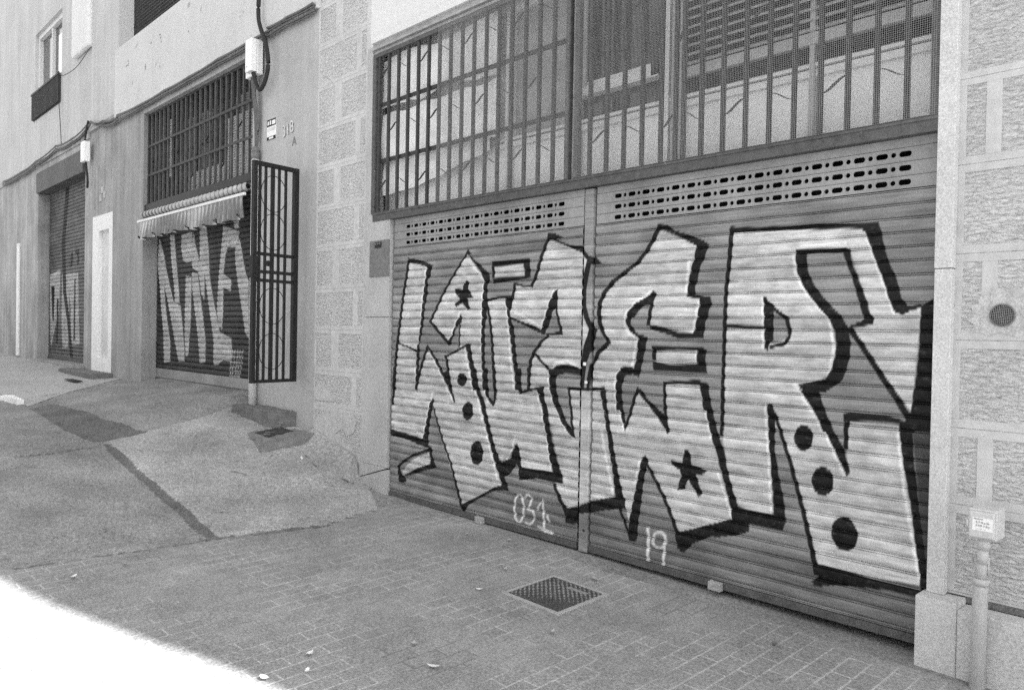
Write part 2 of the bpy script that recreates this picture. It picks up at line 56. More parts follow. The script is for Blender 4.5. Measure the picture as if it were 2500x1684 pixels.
def paintmat(name,bg,fl,bk,wh,bgvar=.22,ms=9):
    """sprayed metal slats: paint layers read from the mesh attribute 'paint' (r light fill, g dark outline, b white line)"""
    m=bpy.data.materials.new(name); m.use_nodes=True; nt=m.node_tree; L=nt.links
    b=nt.nodes['Principled BSDF']; b.inputs['Roughness'].default_value=.6; b.inputs['Specular IOR Level'].default_value=.12
    pos=node(nt,'ShaderNodeNewGeometry').outputs['Position']
    at=node(nt,'ShaderNodeAttribute',attribute_name='paint'); sp=node(nt,'ShaderNodeSeparateColor'); L.new(at.outputs['Color'],sp.inputs[0])
    def noise(scale,det=3,xyz=None):
        n=node(nt,'ShaderNodeTexNoise'); n.inputs['Scale'].default_value=scale; n.inputs['Detail'].default_value=det
        if xyz:
            mp=node(nt,'ShaderNodeMapping'); mp.inputs['Scale'].default_value=xyz; L.new(pos,mp.inputs['Vector']); L.new(mp.outputs[0],n.inputs['Vector'])
        else: L.new(pos,n.inputs['Vector'])
        return n.outputs['Fac']
    def mr(x,a,bb,c,d):
        n=node(nt,'ShaderNodeMapRange'); L.new(x,n.inputs[0])
        for i,k in enumerate((a,bb,c,d)): n.inputs[1+i].default_value=k
        return n.outputs[0]
    def mix(f,a,bb):
        n=node(nt,'ShaderNodeMix',data_type='FLOAT'); L.new(f,n.inputs[0])
        for i,x in ((2,a),(3,bb)):
            if isinstance(x,float): n.inputs[i].default_value=x
            else: L.new(x,n.inputs[i])
        return n.outputs[0]
    def mul(a,bb):
        n=node(nt,'ShaderNodeMath',operation='MULTIPLY'); L.new(a,n.inputs[0])
        if isinstance(bb,float): n.inputs[1].default_value=bb
        else: L.new(bb,n.inputs[1])
        return n.outputs[0]
    base=mr(noise(2.2,5,(1,1,2.2)),.3,.7,bg*(1-bgvar),bg*(1+bgvar))
    fill=mr(noise(ms,5,(1,1,2.6)),.3,.72,fl*.72,fl*1.1)
    blk=mr(noise(20,4),.3,.8,bk,bk*2.2)
    v=mix(mul(sp.outputs[0],mr(noise(60,3),.2,.45,.88,1.)),base,fill)
    v=mix(mul(sp.outputs[2],mr(noise(35,3),.3,.5,.55,1.)),v,float(wh))
    v=mix(mul(sp.outputs[1],mr(noise(24,4,(1,1,2)),.22,.42,.86,1.)),v,blk)
    # grime: rubbed streaks along the slats and speckle
    v=mul(v,mr(noise(1.0,5,(4,4,52)),.3,.72,1.12,.68)); v=mul(v,mr(noise(220,2),.3,.7,.86,1.14)); v=mul(v,mr(noise(1.0,4,(3.2,3.2,9)),.3,.66,1.08,.80))
    # each slat has weathered to its own tone
    sx=node(nt,'ShaderNodeSeparateXYZ'); L.new(pos,sx.inputs[0]); dv=node(nt,'ShaderNodeMath',operation='MULTIPLY_ADD'); L.new(sx.outputs[2],dv.inputs[0]); dv.inputs[1].default_value=1/.0765; dv.inputs[2].default_value=-2.502/.0765+200
    fl_=node(nt,'ShaderNodeMath',operation='FLOOR'); L.new(dv.outputs[0],fl_.inputs[0]); wn=node(nt,'ShaderNodeTexWhiteNoise',noise_dimensions='1D'); L.new(fl_.outputs[0],wn.inputs['W'])
    v=mul(v,mr(wn.outputs['Value'],0.,1.,.82,1.1))
    cb=node(nt,'ShaderNodeCombineColor')
    for i in range(3): L.new(v,cb.inputs[i])
    L.new(cb.outputs[0],b.inputs['Base Color'])
    return m
def paver_mat():
    m=M('paver_tiles',.265,big=.20,bs=1.1,mid=.12,ms=9,fine=.24,fs=95,rough=.9,bump=.25,bscale=140,spots=.30,spot_v=.2,spot_s=55)
    nt=m.node_tree; L=nt.links; b=nt.nodes['Principled BSDF']; src=b.inputs['Base Color'].links[0].from_socket
    pos=node(nt,'ShaderNodeNewGeometry').outputs['Position']
    mp=node(nt,'ShaderNodeMapping'); mp.inputs['Rotation'].default_value=(0,0,math.radians(90)); mp.inputs['Location'].default_value=(.02,.03,0); L.new(pos,mp.inputs['Vector'])
    br=node(nt,'ShaderNodeTexBrick'); br.inputs['Scale'].default_value=1; br.inputs['Brick Width'].default_value=.22; br.inputs['Row Height'].default_value=.112
    br.inputs['Mortar Size'].default_value=.0072; br.inputs['Mortar Smooth'].default_value=.6; br.inputs['Bias'].default_value=0
    br.inputs['Color1'].default_value=(.93,.93,.93,1); br.inputs['Color2'].default_value=(1.05,1.05,1.05,1); br.inputs['Mortar'].default_value=(1,1,1,1)
    L.new(mp.outputs[0],br.inputs['Vector'])
    # joints: some filled pale, some dark and open
    n=node(nt,'ShaderNodeTexNoise'); n.inputs['Scale'].default_value=1.3; n.inputs['Detail'].default_value=3; L.new(pos,n.inputs['Vector'])
    r=node(nt,'ShaderNodeValToRGB'); L.new(n.outputs['Fac'],r.inputs[0]); e=r.color_ramp.elements
    e[0].position=.36; e[0].color=(.42,.42,.42,1); e[1].position=.70; e[1].color=(1,1,1,1)
    for p_,c_ in ((.50,.66),(.535,.86)): k=e.new(p_); k.color=(c_,c_,c_,1)
    jm=node(nt,'ShaderNodeMix',data_type='RGBA'); L.new(br.outputs['Fac'],jm.inputs[0]); L.new(br.outputs['Color'],jm.inputs[6]); 
    k2=node(nt,'ShaderNodeVectorMath',operation='SCALE'); L.new(r.outputs[0],k2.inputs[0]); k2.inputs['Scale'].default_value=1.6; L.new(k2.outputs[0],jm.inputs[7])
    mu=node(nt,'ShaderNodeMix',data_type='RGBA',blend_type='MULTIPLY'); mu.inputs[0].default_value=1
    L.new(src,mu.inputs[6]); L.new(jm.outputs[2],mu.inputs[7]); L.new(mu.outputs[2],b.inputs['Base Color'])
    return m
def ground_mat():
    m=paver_mat(); m.name='ground_mix'; nt=m.node_tree; L=nt.links; b=nt.nodes['Principled BSDF']; pav=b.inputs['Base Color'].links[0].from_socket
    at=node(nt,'ShaderNodeAttribute',attribute_name='paint'); sp=node(nt,'ShaderNodeSeparateColor'); L.new(at.outputs['Color'],sp.inputs[0])
    pos=node(nt,'ShaderNodeNewGeometry').outputs['Position']
    def noise(sc,det):
        n=node(nt,'ShaderNodeTexNoise'); n.inputs['Scale'].default_value=sc; n.inputs['Detail'].default_value=det; L.new(pos,n.inputs['Vector']); return n.outputs['Fac']
    def mr(x,a,bb,c,d):
        n=node(nt,'ShaderNodeMapRange'); L.new(x,n.inputs[0])
        for i,k in enumerate((a,bb,c,d)): n.inputs[1+i].default_value=k
        return n.outputs[0]
    def mul(a,bb):
        n=node(nt,'ShaderNodeMath',operation='MULTIPLY'); L.new(a,n.inputs[0]); L.new(bb,n.inputs[1]); return n.outputs[0]
    speck=mul(mr(noise(85,3),.3,.7,.62,1.38),mul(mr(noise(34,4),.3,.7,.76,1.24),mr(noise(1.5,7),.3,.7,.72,1.24)))
    pits=mul(mr(noise(26,3),.27,.36,.5,1.0),mr(noise(4.5,6),.25,.36,.68,1.0))
    tex=mul(speck,pits)
    def zone(prev,mask,v):
        k=node(nt,'ShaderNodeMath',operation='MULTIPLY'); L.new(tex,k.inputs[0]); k.inputs[1].default_value=v
        cb=node(nt,'ShaderNodeCombineColor'); [L.new(k.outputs[0],cb.inputs[i]) for i in range(3)]
        # ragged, grainy edge
        ad=node(nt,'ShaderNodeMath',operation='ADD'); L.new(mask,ad.inputs[0]); L.new(mr(noise(16,5),.3,.7,-.28,.28),ad.inputs[1])
        f=mr(ad.outputs[0],.38,.62,0.,1.)
        x=node(nt,'ShaderNodeMix',data_type='RGBA'); L.new(f,x.inputs[0]); L.new(prev,x.inputs[6]); L.new(cb.outputs[0],x.inputs[7]); return x.outputs[2]
    v=zone(pav,sp.outputs[2],.245); v=zone(v,sp.outputs[0],.345); v=zone(v,sp.outputs[1],.135)
    L.new(v,b.inputs['Base Color']); return m
def tread_mat():
    m=M('cast_iron',.10,mid=.2,fine=.2,rough=.6,spec=.4)
    nt=m.node_tree; L=nt.links; b=nt.nodes['Principled BSDF']; pos=node(nt,'ShaderNodeNewGeometry').outputs['Position']
    mp=node(nt,'ShaderNodeMapping'); mp.inputs['Rotation'].default_value=(0,0,math.radians(45)); L.new(pos,mp.inputs['Vector'])
    ck=node(nt,'ShaderNodeTexVoronoi'); ck.inputs['Scale'].default_value=36; ck.inputs['Randomness'].default_value=.12; L.new(mp.outputs[0],ck.inputs['Vector'])
    base=b.inputs['Base Color'].links[0].from_socket
    r=node(nt,'ShaderNodeMapRange'); L.new(ck.outputs['Distance'],r.inputs[0])
    for i,k in enumerate((.18,.36,4.0,.6)): r.inputs[1+i].default_value=k
    cb=node(nt,'ShaderNodeCombineColor'); [L.new(r.outputs[0],cb.inputs[i]) for i in range(3)]
    mu=node(nt,'ShaderNodeMix',data_type='RGBA',blend_type='MULTIPLY'); mu.inputs[0].default_value=1; L.new(base,mu.inputs[6]); L.new(cb.outputs[0],mu.inputs[7]); L.new(mu.outputs[2],b.inputs['Base Color'])
    bp=node(nt,'ShaderNodeBump'); bp.inputs['Strength'].default_value=1; bp.inputs['Distance'].default_value=.012; bp.invert=True
    L.new(ck.outputs['Distance'],bp.inputs['Height']); L.new(bp.outputs[0],b.inputs['Normal'])
    return m
def chisel_mat(name,v):
    """bush-hammered render: slanting ridges"""
    m=M(name,v,big=.10,bs=1.5,mid=.06,ms=26,fine=.06,fs=170,rough=.9,streak=.05)
    nt=m.node_tree; L=nt.links; b=nt.nodes['Principled BSDF']; pos=node(nt,'ShaderNodeNewGeometry').outputs['Position']
    mp=node(nt,'ShaderNodeMapping'); mp.inputs['Rotation'].default_value=(0,math.radians(32),0); mp.inputs['Scale'].default_value=(22,22,62); L.new(pos,mp.inputs['Vector'])
    n=node(nt,'ShaderNodeTexNoise'); n.inputs['Scale'].default_value=1; n.inputs['Detail'].default_value=4; n.inputs['Distortion'].default_value=.8; L.new(mp.outputs[0],n.inputs['Vector'])
    bp=node(nt,'ShaderNodeBump'); bp.inputs['Strength'].default_value=1; bp.inputs['Distance'].default_value=.042
    L.new(n.outputs['Fac'],bp.inputs['Height']); L.new(bp.outputs[0],b.inputs['Normal'])
    return m
def glass_mat(name,v,rough=.08):
    m=M(name,v,mid=.2,ms=3,fine=.05,rough=rough,spec=.6); return m
def sheet_mat(name,v):
    m=M(name,v,big=.18,bs=2.5,mid=.14,ms=7,fine=.05,rough=.35,spec=.4); b=m.node_tree.nodes['Principled BSDF']; b.inputs['Transmission Weight'].default_value=0; return m
mt={}
mt['upper_paint']=M('pale_wall_paint',.55,big=.06,mid=.04,fine=.07,fs=220,bump=.12,bscale=120,streak=.05,spots=.28,spot_v=.36,spot_s=5)
mt['lower_paint']=M('grey_wall_paint',.42,big=.16,mid=.05,fine=.10,fs=200,bump=.2,bscale=130,streak=.10)
mt['pier_paint']=M('dirty_pier_paint',.29,big=.18,mid=.09,fine=.12,fs=200,bump=.2,bscale=120,streak=.24)
mt['far_paint']=M('far_wall_paint',.47,big=.08,mid=.05,fine=.07,streak=.14)
mt['far_low']=M('stained_base_paint',.32,big=.24,mid=.12,fine=.10,streak=.32)
mt['band']=M('smooth_render_band',.52,big=.14,mid=.12,fine=.07,fs=240,bump=.1,bscale=90,streak=.06)
mt['block']=chisel_mat('rough_render_block',.60)
mt['granite']=M('granite_jamb',.55,big=.12,mid=.07,ms=30,fine=.15,fs=140,bump=.2,bscale=150,spots=.30,spot_v=.34,spot_s=100,streak=.05)
mt['granite_dim']=M('dim_stained_granite',.42,big=.12,bs=2,mid=.09,ms=24,fine=.15,fs=140,bump=.2,bscale=150,spots=.30,spot_v=.28,spot_s=100,streak=.1)  # darker granite copy: stains plus the left jamb's dimmer light put into colour
mt['lintel']=M('white_lintel_paint',.66,big=.05,mid=.05,fine=.06,bump=.1)
mt['mould']=M('dusty_moulding',.34,mid=.2,fine=.15)
mt['iron']=M('painted_iron',.05,mid=.2,fine=.15,rough=.6)
mt['iron_black']=M('black_iron',.022,mid=.2,rough=.55)
mt['wire']=M('galvanised_wire',.36,mid=.1,rough=.5)
mt['beam']=M('rusty_beam_paint',.095,big=.2,mid=.25,ms=20,fine=.2,rough=.7,spots=.22,spot_v=.3,spot_s=26)
mt['rail_dark']=M('dark_bottom_rail',.10,mid=.25,fine=.2)
mt['dark']=M('dark_interior',.02)
mt['interior']=M('dim_interior',.10,big=.2,mid=.2)
mt['pane_light']=M('frosted_pane',.80,big=.05,mid=.03,fine=.02,rough=.25,spec=.5)
mt['pane_dark']=glass_mat('dark_pane',.05)
mt['pane_mid']=glass_mat('dusty_pane',.34,.3); mt['frame_paint']=M('window_frame_paint',.42,mid=.1)
mt['white_paint']=M('white_frame_paint',.72,mid=.06)
mt['blind']=M('blind_slat',.5,mid=.15,ms=20)
mt['curtain']=M('grey_curtain',.22,big=.15,mid=.12,ms=10)
mt['sheet']=sheet_mat('plastic_film',.85)
mt['sheet2']=sheet_mat('plastic_film_bright',.8)
mt['concrete']=M('worn_concrete',.36,big=.12,bs=1.6,mid=.14,ms=9,fine=.18,fs=110,rough=.95,bump=.35,bscale=90,spots=.24,spot_v=.22,spot_s=24)
mt['concrete_mid']=M('rough_concrete',.28,big=.14,bs=1.5,mid=.16,ms=8,fine=.18,fs=100,rough=.95,bump=.4,bscale=70,spots=.28,spot_v=.17,spot_s=20)
mt['concrete_light']=M('pale_concrete',.37,big=.10,mid=.10,fine=.15,fs=100,rough=.95,bump=.3)
mt['asphalt_dark']=M('dark_asphalt',.15,big=.16,mid=.2,ms=12,fine=.2,fs=110,rough=.95,bump=.4,bscale=110)
mt['asphalt']=M('old_asphalt',.25,big=.12,bs=1.1,mid=.12,ms=10,fine=.18,fs=110,rough=.95,bump=.35,bscale=110,spots=.25,spot_v=.18,spot_s=28)
mt['stone_step']=M('step_concrete',.15,big=.15,mid=.2,ms=10,fine=.16,bump=.5,bscale=40,spots=.25,spot_v=.14,spot_s=16)
mt['pit_concrete']=M('pit_concrete',.20,big=.15,mid=.2,ms=10,fine=.16,bump=.5,bscale=40,spots=.25,spot_v=.12,spot_s=16); mt['ground']=ground_mat(); mt['cast']=tread_mat()
mt['white_plastic']=M('white_plastic',.8,big=.03,mid=.03,fine=.02,rough=.45)
mt['grey_plastic']=M('grey_plastic',.52,mid=.05,rough=.5)
mt['pvc']=M('grey_pipe',.46,mid=.1,rough=.5,streak=.05)
mt['steel_tube']=M('zinc_tube',.78,mid=.06,rough=.4,spec=.5)
mt['black_cable']=M('black_cable',.03,rough=.6)
mt['grey_cable']=M('grey_cable',.13,mid=.15,rough=.7)
mt['plate']=M('grey_plate',.17,big=.15,mid=.2,ms=30,fine=.2,rough=.6)
mt['paper']=M('white_sticker',.78,mid=.03); mt['ink']=M('dark_ink',.03); mt['ink_pale']=M('faded_ink',.35)
mt['num_white']=M('white_number_paint',.6,mid=.3,ms=40); mt['num_grey']=M('grey_letter_paint',.19,mid=.3,ms=40)
mt['awning']=M('awning_canvas',.44,big=.12,mid=.12,ms=12,fine=.1,streak=.2); mt['rope']=M('rolled_canvas',.38,mid=.2)
for k_,w_ in (('awning',.13),('rope',.14)):  # stripes paint the light and shade of the folds into the canvas colour
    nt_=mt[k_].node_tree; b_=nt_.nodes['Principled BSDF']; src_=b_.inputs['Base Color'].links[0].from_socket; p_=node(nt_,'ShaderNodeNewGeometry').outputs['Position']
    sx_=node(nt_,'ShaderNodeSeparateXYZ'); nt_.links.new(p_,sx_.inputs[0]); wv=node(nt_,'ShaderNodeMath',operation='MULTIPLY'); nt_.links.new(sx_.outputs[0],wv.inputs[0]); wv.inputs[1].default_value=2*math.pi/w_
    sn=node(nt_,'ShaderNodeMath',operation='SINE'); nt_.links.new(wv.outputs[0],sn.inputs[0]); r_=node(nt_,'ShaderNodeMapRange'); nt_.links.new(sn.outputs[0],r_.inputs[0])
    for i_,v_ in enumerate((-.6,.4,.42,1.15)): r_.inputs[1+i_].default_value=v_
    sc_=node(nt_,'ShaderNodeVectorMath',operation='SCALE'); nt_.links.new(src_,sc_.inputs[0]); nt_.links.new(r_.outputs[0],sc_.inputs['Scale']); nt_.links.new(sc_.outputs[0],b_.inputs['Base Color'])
mt['door_white']=M('white_door',.74,big=.04,mid=.04,streak=.05); mt['door_panel']=M('pale_door_panel',.6,mid=.05)
mt['leaf']=M('dry_leaf',.35,mid=.2); mt['leaf2']=M('pale_litter',.65,mid=.1)
mt['cap']=M('old_patch',.50,big=.16,mid=.16,ms=18,fine=.16,bump=.6,bscale=45)
mt['paint']=paintmat('sprayed_shutter_metal',.31,.68,.011,.94)
mt['lpaint']=paintmat('sprayed_far_shutter',.050,.54,.03,.6,bgvar=.3)
mt['fpaint']=paintmat('sprayed_old_shutter',.115,.46,.008,.4)
mt['vent']=M('vent_slat_metal',.25,big=.3,bs=2.2,mid=.08,ms=20,fine=.08,rough=.5,streak=.0)
# ------------------------------------------------------------------ builders
def O(name,me,mat,parent=None,loc=(0,0,0)):
    o=bpy.data.objects.new(name,me); C.objects.link(o)
    for m in (mat if isinstance(mat,(list,tuple)) else [mat]):
        me.materials.append(m)
    if parent is not None: o.parent=parent
    o.location=loc; return o
def worldloc(o):
    v=Vector((0,0,0))
    while o is not None: v=v+o.location; o=o.parent
    return v
def thing(name,label,cat,loc,group=None):
    o=bpy.data.objects.new(name,None); C.objects.link(o); o.location=loc; o.empty_display_size=.1
    return tag(o,label,cat,group)
def tag(o,label,cat,group=None):
    o['label']=label; o['category']=cat
    if group: o['group']=group
    return o
def rough_outline(pts,n=5,amp=.009):
    out=[]
    for (a,b),(c_,d_) in zip(pts,pts[1:]+pts[:1]):
        for k in range(n):
            t=k/n; j=amp if k else amp*.4; out.append((a+(c_-a)*t+RNG.uniform(-j,j),b+(d_-b)*t+RNG.uniform(-j,j)))
    return out
class MB:
    def __init__(s): s.bm=bmesh.new(); s.mi=0
    def box(s,x0,x1,y0,y1,z0,z1,bev=0):
        vs=[s.bm.verts.new((x,y,z)) for x in (x0,x1) for y in (y0,y1) for z in (z0,z1)]
        fs=[s.bm.faces.new([vs[i] for i in f]) for f in ((0,1,3,2),(4,6,7,5),(0,4,5,1),(2,3,7,6),(0,2,6,4),(1,5,7,3))]
        for f in fs: f.material_index=s.mi
        if bev:
            es=list({e for f in fs for e in f.edges}); bmesh.ops.bevel(s.bm,geom=es,offset=bev,segments=2,affect='EDGES',profile=.5)
        return s
    def hexa(s,p):  # 8 points: bottom 4 then top 4
        vs=[s.bm.verts.new(q) for q in p]
        for f in ((3,2,1,0),(4,5,6,7),(0,1,5,4),(1,2,6,5),(2,3,7,6),(3,0,4,7)): s.bm.faces.new([vs[i] for i in f]).material_index=s.mi
        return s
    def tube(s,pts,r,n=8,cap=True):
        P=[Vector(p) for p in pts]; rings=[]; up=Vector((.0123,.02,1)).normalized()
        R=r if isinstance(r,(list,tuple)) else [r]*len(P)
        for i,p in enumerate(P):
            t=(P[min(i+1,len(P)-1)]-P[max(i-1,0)]).normalized()
            a=t.cross(up); 
            if a.length<.05: a=t.cross(Vector((1,0,0)))
            a.normalize(); b=t.cross(a)
            rings.append([s.bm.verts.new(p+(a*math.cos(2*math.pi*k/n)+b*math.sin(2*math.pi*k/n))*R[i]) for k in range(n)])
        for A,B in zip(rings,rings[1:]):
            for k in range(n):
                f=s.bm.faces.new((A[k],A[(k+1)%n],B[(k+1)%n],B[k])); f.smooth=True; f.material_index=s.mi
        if cap:
            s.bm.faces.new(rings[0][::-1]).material_index=s.mi; s.bm.faces.new(rings[-1]).material_index=s.mi
        return s
    def prism(s,poly,y0,y1,axis='y'):
        # outline extruded: axis 'y' outline in x,z ; axis 'z' outline in x,y
        f=(lambda u,v,w:(u,w,v)) if axis=='y' else (lambda u,v,w:(u,v,w))
        A=[s.bm.verts.new(f(u,v,y0)) for u,v in poly]; B=[s.bm.verts.new(f(u,v,y1)) for u,v in poly]; n=len(poly)
        s.bm.faces.new(A).material_index=s.mi; s.bm.faces.new(B[::-1]).material_index=s.mi
        for k in range(n): s.bm.faces.new((A[k],B[k],B[(k+1)%n],A[(k+1)%n])).material_index=s.mi
        return s
    def build(s,name,mat,parent=None,recalc=True):
        if recalc: bmesh.ops.recalc_face_normals(s.bm,faces=s.bm.faces[:])
        off=worldloc(parent) if parent is not None else Vector((0,0,0))
        if parent is None:
            # origin at the base of the mesh
            xs=[v.co for v in s.bm.verts]; off=Vector((sum(v.x for v in xs)/len(xs),sum(v.y for v in xs)/len(xs),min(v.z for v in xs)))
        for v in s.bm.verts: v.co-=off
        me=bpy.data.meshes.new(name); s.bm.to_mesh(me); s.bm.free()
        return O(name,me,mat,parent,(0,0,0) if parent is not None else off)
def grid_mesh(name,co,nr,nc,mat,parent=None,col=None,smooth=True,flip=False):
    off=np.array(worldloc(parent) if parent is not None else (0,0,0)); co=(co-off).astype(np.float32)
    i=np.arange(nr*nc).reshape(nr,nc); q=np.stack([i[:-1,:-1],i[:-1,1:],i[1:,1:],i[1:,:-1]],-1).reshape(-1,4)
    if flip: q=q[:,::-1]
    me=bpy.data.meshes.new(name); me.vertices.add(nr*nc); me.vertices.foreach_set('co',co.ravel())
    me.loops.add(q.size); me.loops.foreach_set('vertex_index',q.ravel().astype(np.int32))
    me.polygons.add(len(q)); me.polygons.foreach_set('loop_start',np.arange(0,q.size,4,dtype=np.int32))
    me.polygons.foreach_set('use_smooth',np.full(len(q),smooth)); me.update(calc_edges=True)
    if col is not None:
        a=me.color_attributes.new('paint','FLOAT_COLOR','POINT'); c4=np.ones((nr*nc,4),np.float32); c4[:,:3]=col; a.data.foreach_set('color',c4.ravel())
    return O(name,me,mat,parent)
# ------------------------------------------------------------------ spray paint masks
def cover(X,Z,polys,soft,out=None):
    """coverage 0..1 of outlines (flat mm lists) over the points X (cols) x Z (rows)"""
    out=np.zeros((len(Z),len(X)),np.float32) if out is None else out
    for fl in polys:
        P=np.array(fl,float).reshape(-1,2)/1000; s=soft*3
        c0,c1=np.searchsorted(X,[P[:,0].min()-s,P[:,0].max()+s]); zz=np.where((Z>P[:,1].min()-s)&(Z<P[:,1].max()+s))[0]
        if c1<=c0 or len(zz)==0: continue
        gx=X[c0:c1][None,:]; gz=Z[zz][:,None]
        wn=np.zeros((len(zz),c1-c0),np.int16); d2=np.full(wn.shape,1e9)
        for k in range(len(P)):
            ax,az=P[k]; bx,bz=P[(k+1)%len(P)]; ex,ez=bx-ax,bz-az; l2=ex*ex+ez*ez
            if l2<1e-12: continue
            t=np.clip(((gx-ax)*ex+(gz-az)*ez)/l2,0,1); d2=np.minimum(d2,(gx-ax-t*ex)**2+(gz-az-t*ez)**2)
            side=ex*(gz-az)-ez*(gx-ax)
            wn+=((az<=gz)&(bz>gz)&(side>0)).astype(np.int16); wn-=((az>gz)&(bz<=gz)&(side<0)).astype(np.int16)
        sd=np.where(wn!=0,1,-1)*np.sqrt(d2); v=np.clip(.5+sd/(2*soft),0,1); v=v*v*(3-2*v)
        ix=np.ix_(zz,np.arange(c0,c1)); out[ix]=np.maximum(out[ix],v)
    return out
def masks(X,Z,fill,erase,black,white):
    f=cover(X,Z,fill,.005); e=cover(X,Z,erase,.004); f=f*(1-e)
    b=cover(X,Z,black,.0035); w=cover(X,Z,white,.008)
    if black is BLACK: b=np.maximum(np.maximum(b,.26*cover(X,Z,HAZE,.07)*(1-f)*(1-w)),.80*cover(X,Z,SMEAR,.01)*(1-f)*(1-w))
    return np.stack([f,b,w],-1).reshape(-1,3)
PITCH=.0765
PROF=[(0,.012),(.012,.012),(.03,.0),(.07,-.0035),(.16,-.0075),(.3,-.0105),(.5,-.0115),(.68,-.0105),(.80,-.0075),(.855,-.002),(.865,.010),(.878,.010),(.888,-.003),(.93,-.0075),(.968,-.003),(.985,.012)]
def slat_rows(z0,z1,joint,flat=()):
    zs=[];ys=[]
    k0=int(math.floor((z0-joint)/PITCH))-1
    for k in range(k0,k0+80):
        b=joint+k*PITCH
        for f,y in PROF:
            z=b+f*PITCH
            if z0<=z<=z1:
                if k in flat and .05<f<.84: y=-.002
                zs.append(z);ys.append(y)
    return np.array(zs),np.array(ys)
def painted_slats(name,x0,x1,z0,z1,Y,joint,parent,mat,P,dx=.004,flat=(),rel=1.05):
    X=np.linspace(x0,x1,int((x1-x0)/dx)+1); Z,Yp=slat_rows(z0,z1,joint,flat); Yp=Yp*rel
    # a curtain of slats is never quite straight
    wob=.0012*np.sin(X*2.1+1)[None,:]+.0008*np.sin(Z*9)[:,None]
    co=np.zeros((len(Z),len(X),3)); co[...,0]=X[None,:]; co[...,1]=Y+Yp[:,None]+wob; co[...,2]=Z[:,None]
    return grid_mesh(name,co.reshape(-1,3),len(Z),len(X),mat,parent,masks(X,Z,*P))
# ------------------------------------------------------------------ ground heights
def interp(x,T):
    if x<=T[0][0]: return T[0][1]
    for (a,b),(c,d) in zip(T,T[1:]):
        if x<=c: return b+(d-b)*(x-a)/(c-a)
    return T[-1][1]
TW=[(-60,2.4),(-25,1.05),(-16,.80),(-13,.80),(-10.2,.70),(-8.6,.685),(-7.1,.71),(-6.8,.745),(-3.45,.735),(-3.12,.60),(-2.7,.56),(-2.0,.49),(-1.5,.40),(-.6,.20),(-.42,.06),(-.1,.004),(.3,-.012),(2.5,-.03),(5,-.07),(12,-.3),(60,-2.4)]
TC=[(-60,2.2),(-25,1.1),(-12,.68),(-8,.54),(-6,.48),(-4.3,.49),(-2.6,.35),(-1.5,.18),(-.63,.06),(0,-.03),(.3,-.045),(6,-.16),(12,-.4),(60,-2.5)]
def h(x,y):
    w=interp(x,TW); c=interp(x,TC); t=min(max(-y/1.85,-.2),1)
    z=w+(c-w)*t
    if y<-1.85: z-=.022*min(-1.85-y,6)
    if -1.52<x<-.45 and -.5<y: z+=.10*math.exp(-(y/.13)**2)*min(1,(-.45-x)/.2)
    return z
def sheet(name,quad,nu,nv,dz,mat,wob=.0,lift=None,kind='structure'):
    """ground sheet over a four-cornered patch following the terrain"""
    q=[np.array(p,float) for p in quad]; co=[]
    for j in range(nv+1):
        for i in range(nu+1):
            u,v=i/nu,j/nv; p=(q[0]*(1-u)+q[1]*u)*(1-v)+(q[3]*(1-u)+q[2]*u)*v
            if wob and (i in (0,nu) or j in (0,nv)): p=p+RNG.uniform(-wob,wob,2)
            co.append((p[0],p[1],h(p[0],p[1])+dz+(lift(p[0],p[1]) if lift else 0)))
    o=grid_mesh(name,np.array(co),nv+1,nu+1,mat,None)
    o['kind']=kind; return o
def gridvals(a,b,st,far): return np.array(sorted(set(list(np.round(np.arange(a,b,st),4))+far)))
gx=gridvals(-14,7,.04,[-300,-150,-80,-60,-45,-35,-28,-24,-20,-18,-17,-16,-15,7,8,9,10,12,15,20,30,60,120,300])
gy=gridvals(-5,.36,.035,[-300,-150,-80,-40,-25,-15,-11,-9,-8,-7,-6,.36,.5])
gz=np.array([[h(x,max(y,-12)) for x in gx] for y in gy])
wx=gx[None,:]+.02*np.sin(gy*23)[:,None]+RNG.normal(0,.008,(len(gy),len(gx)))
m_r=cover(gx,gy,ZRAMP,.03); m_d=cover(gx,gy,ZDARK,.035); m_c=cover(gx,gy,ZCRACK,.02)
# the asphalt lane and driveway lie left of the paver edge
edge=np.interp(gy,[-7,-3.2,-2.8,-2.48,-1.89,-1.54,-1.07,-.4,.3],[-.4,.2,.25,.31,.38,.48,.6,.4,.2])[:,None]
m_l=np.clip(.5-(gx[None,:]-edge)/.05,0,1); m_s=np.clip(.5+(gy[:,None]+.19+.015*np.sin(gx*7)[None,:])/.03,0,1)*(gx[None,:]>.3)*np.clip((gx[None,:]-.8)/2.2,.25,1)
rgh=RNG.normal(0,.004,gz.shape)*(m_l+m_r>.5)*(gx[None,:]>-13)*(gy[:,None]>-5)
gco=np.stack([np.broadcast_to(gx[None,:],gz.shape),np.broadcast_to(gy[:,None],gz.shape),gz+rgh*.9+.016*m_r-.008*m_c],-1).reshape(-1,3)
gm=np.stack([m_r,np.maximum(m_d,m_c*.62),np.maximum(m_l,m_s)],-1).reshape(-1,3)
nr,nc=gz.shape; ii=np.arange(nr*nc).reshape(nr,nc); quads=np.stack([ii[:-1,:-1],ii[:-1,1:],ii[1:,1:],ii[1:,:-1]],-1).reshape(-1,4)
zone=np.where(m_r.ravel()>.5,1,np.where(m_l.ravel()>.5,2,0))[quads[:,0]]
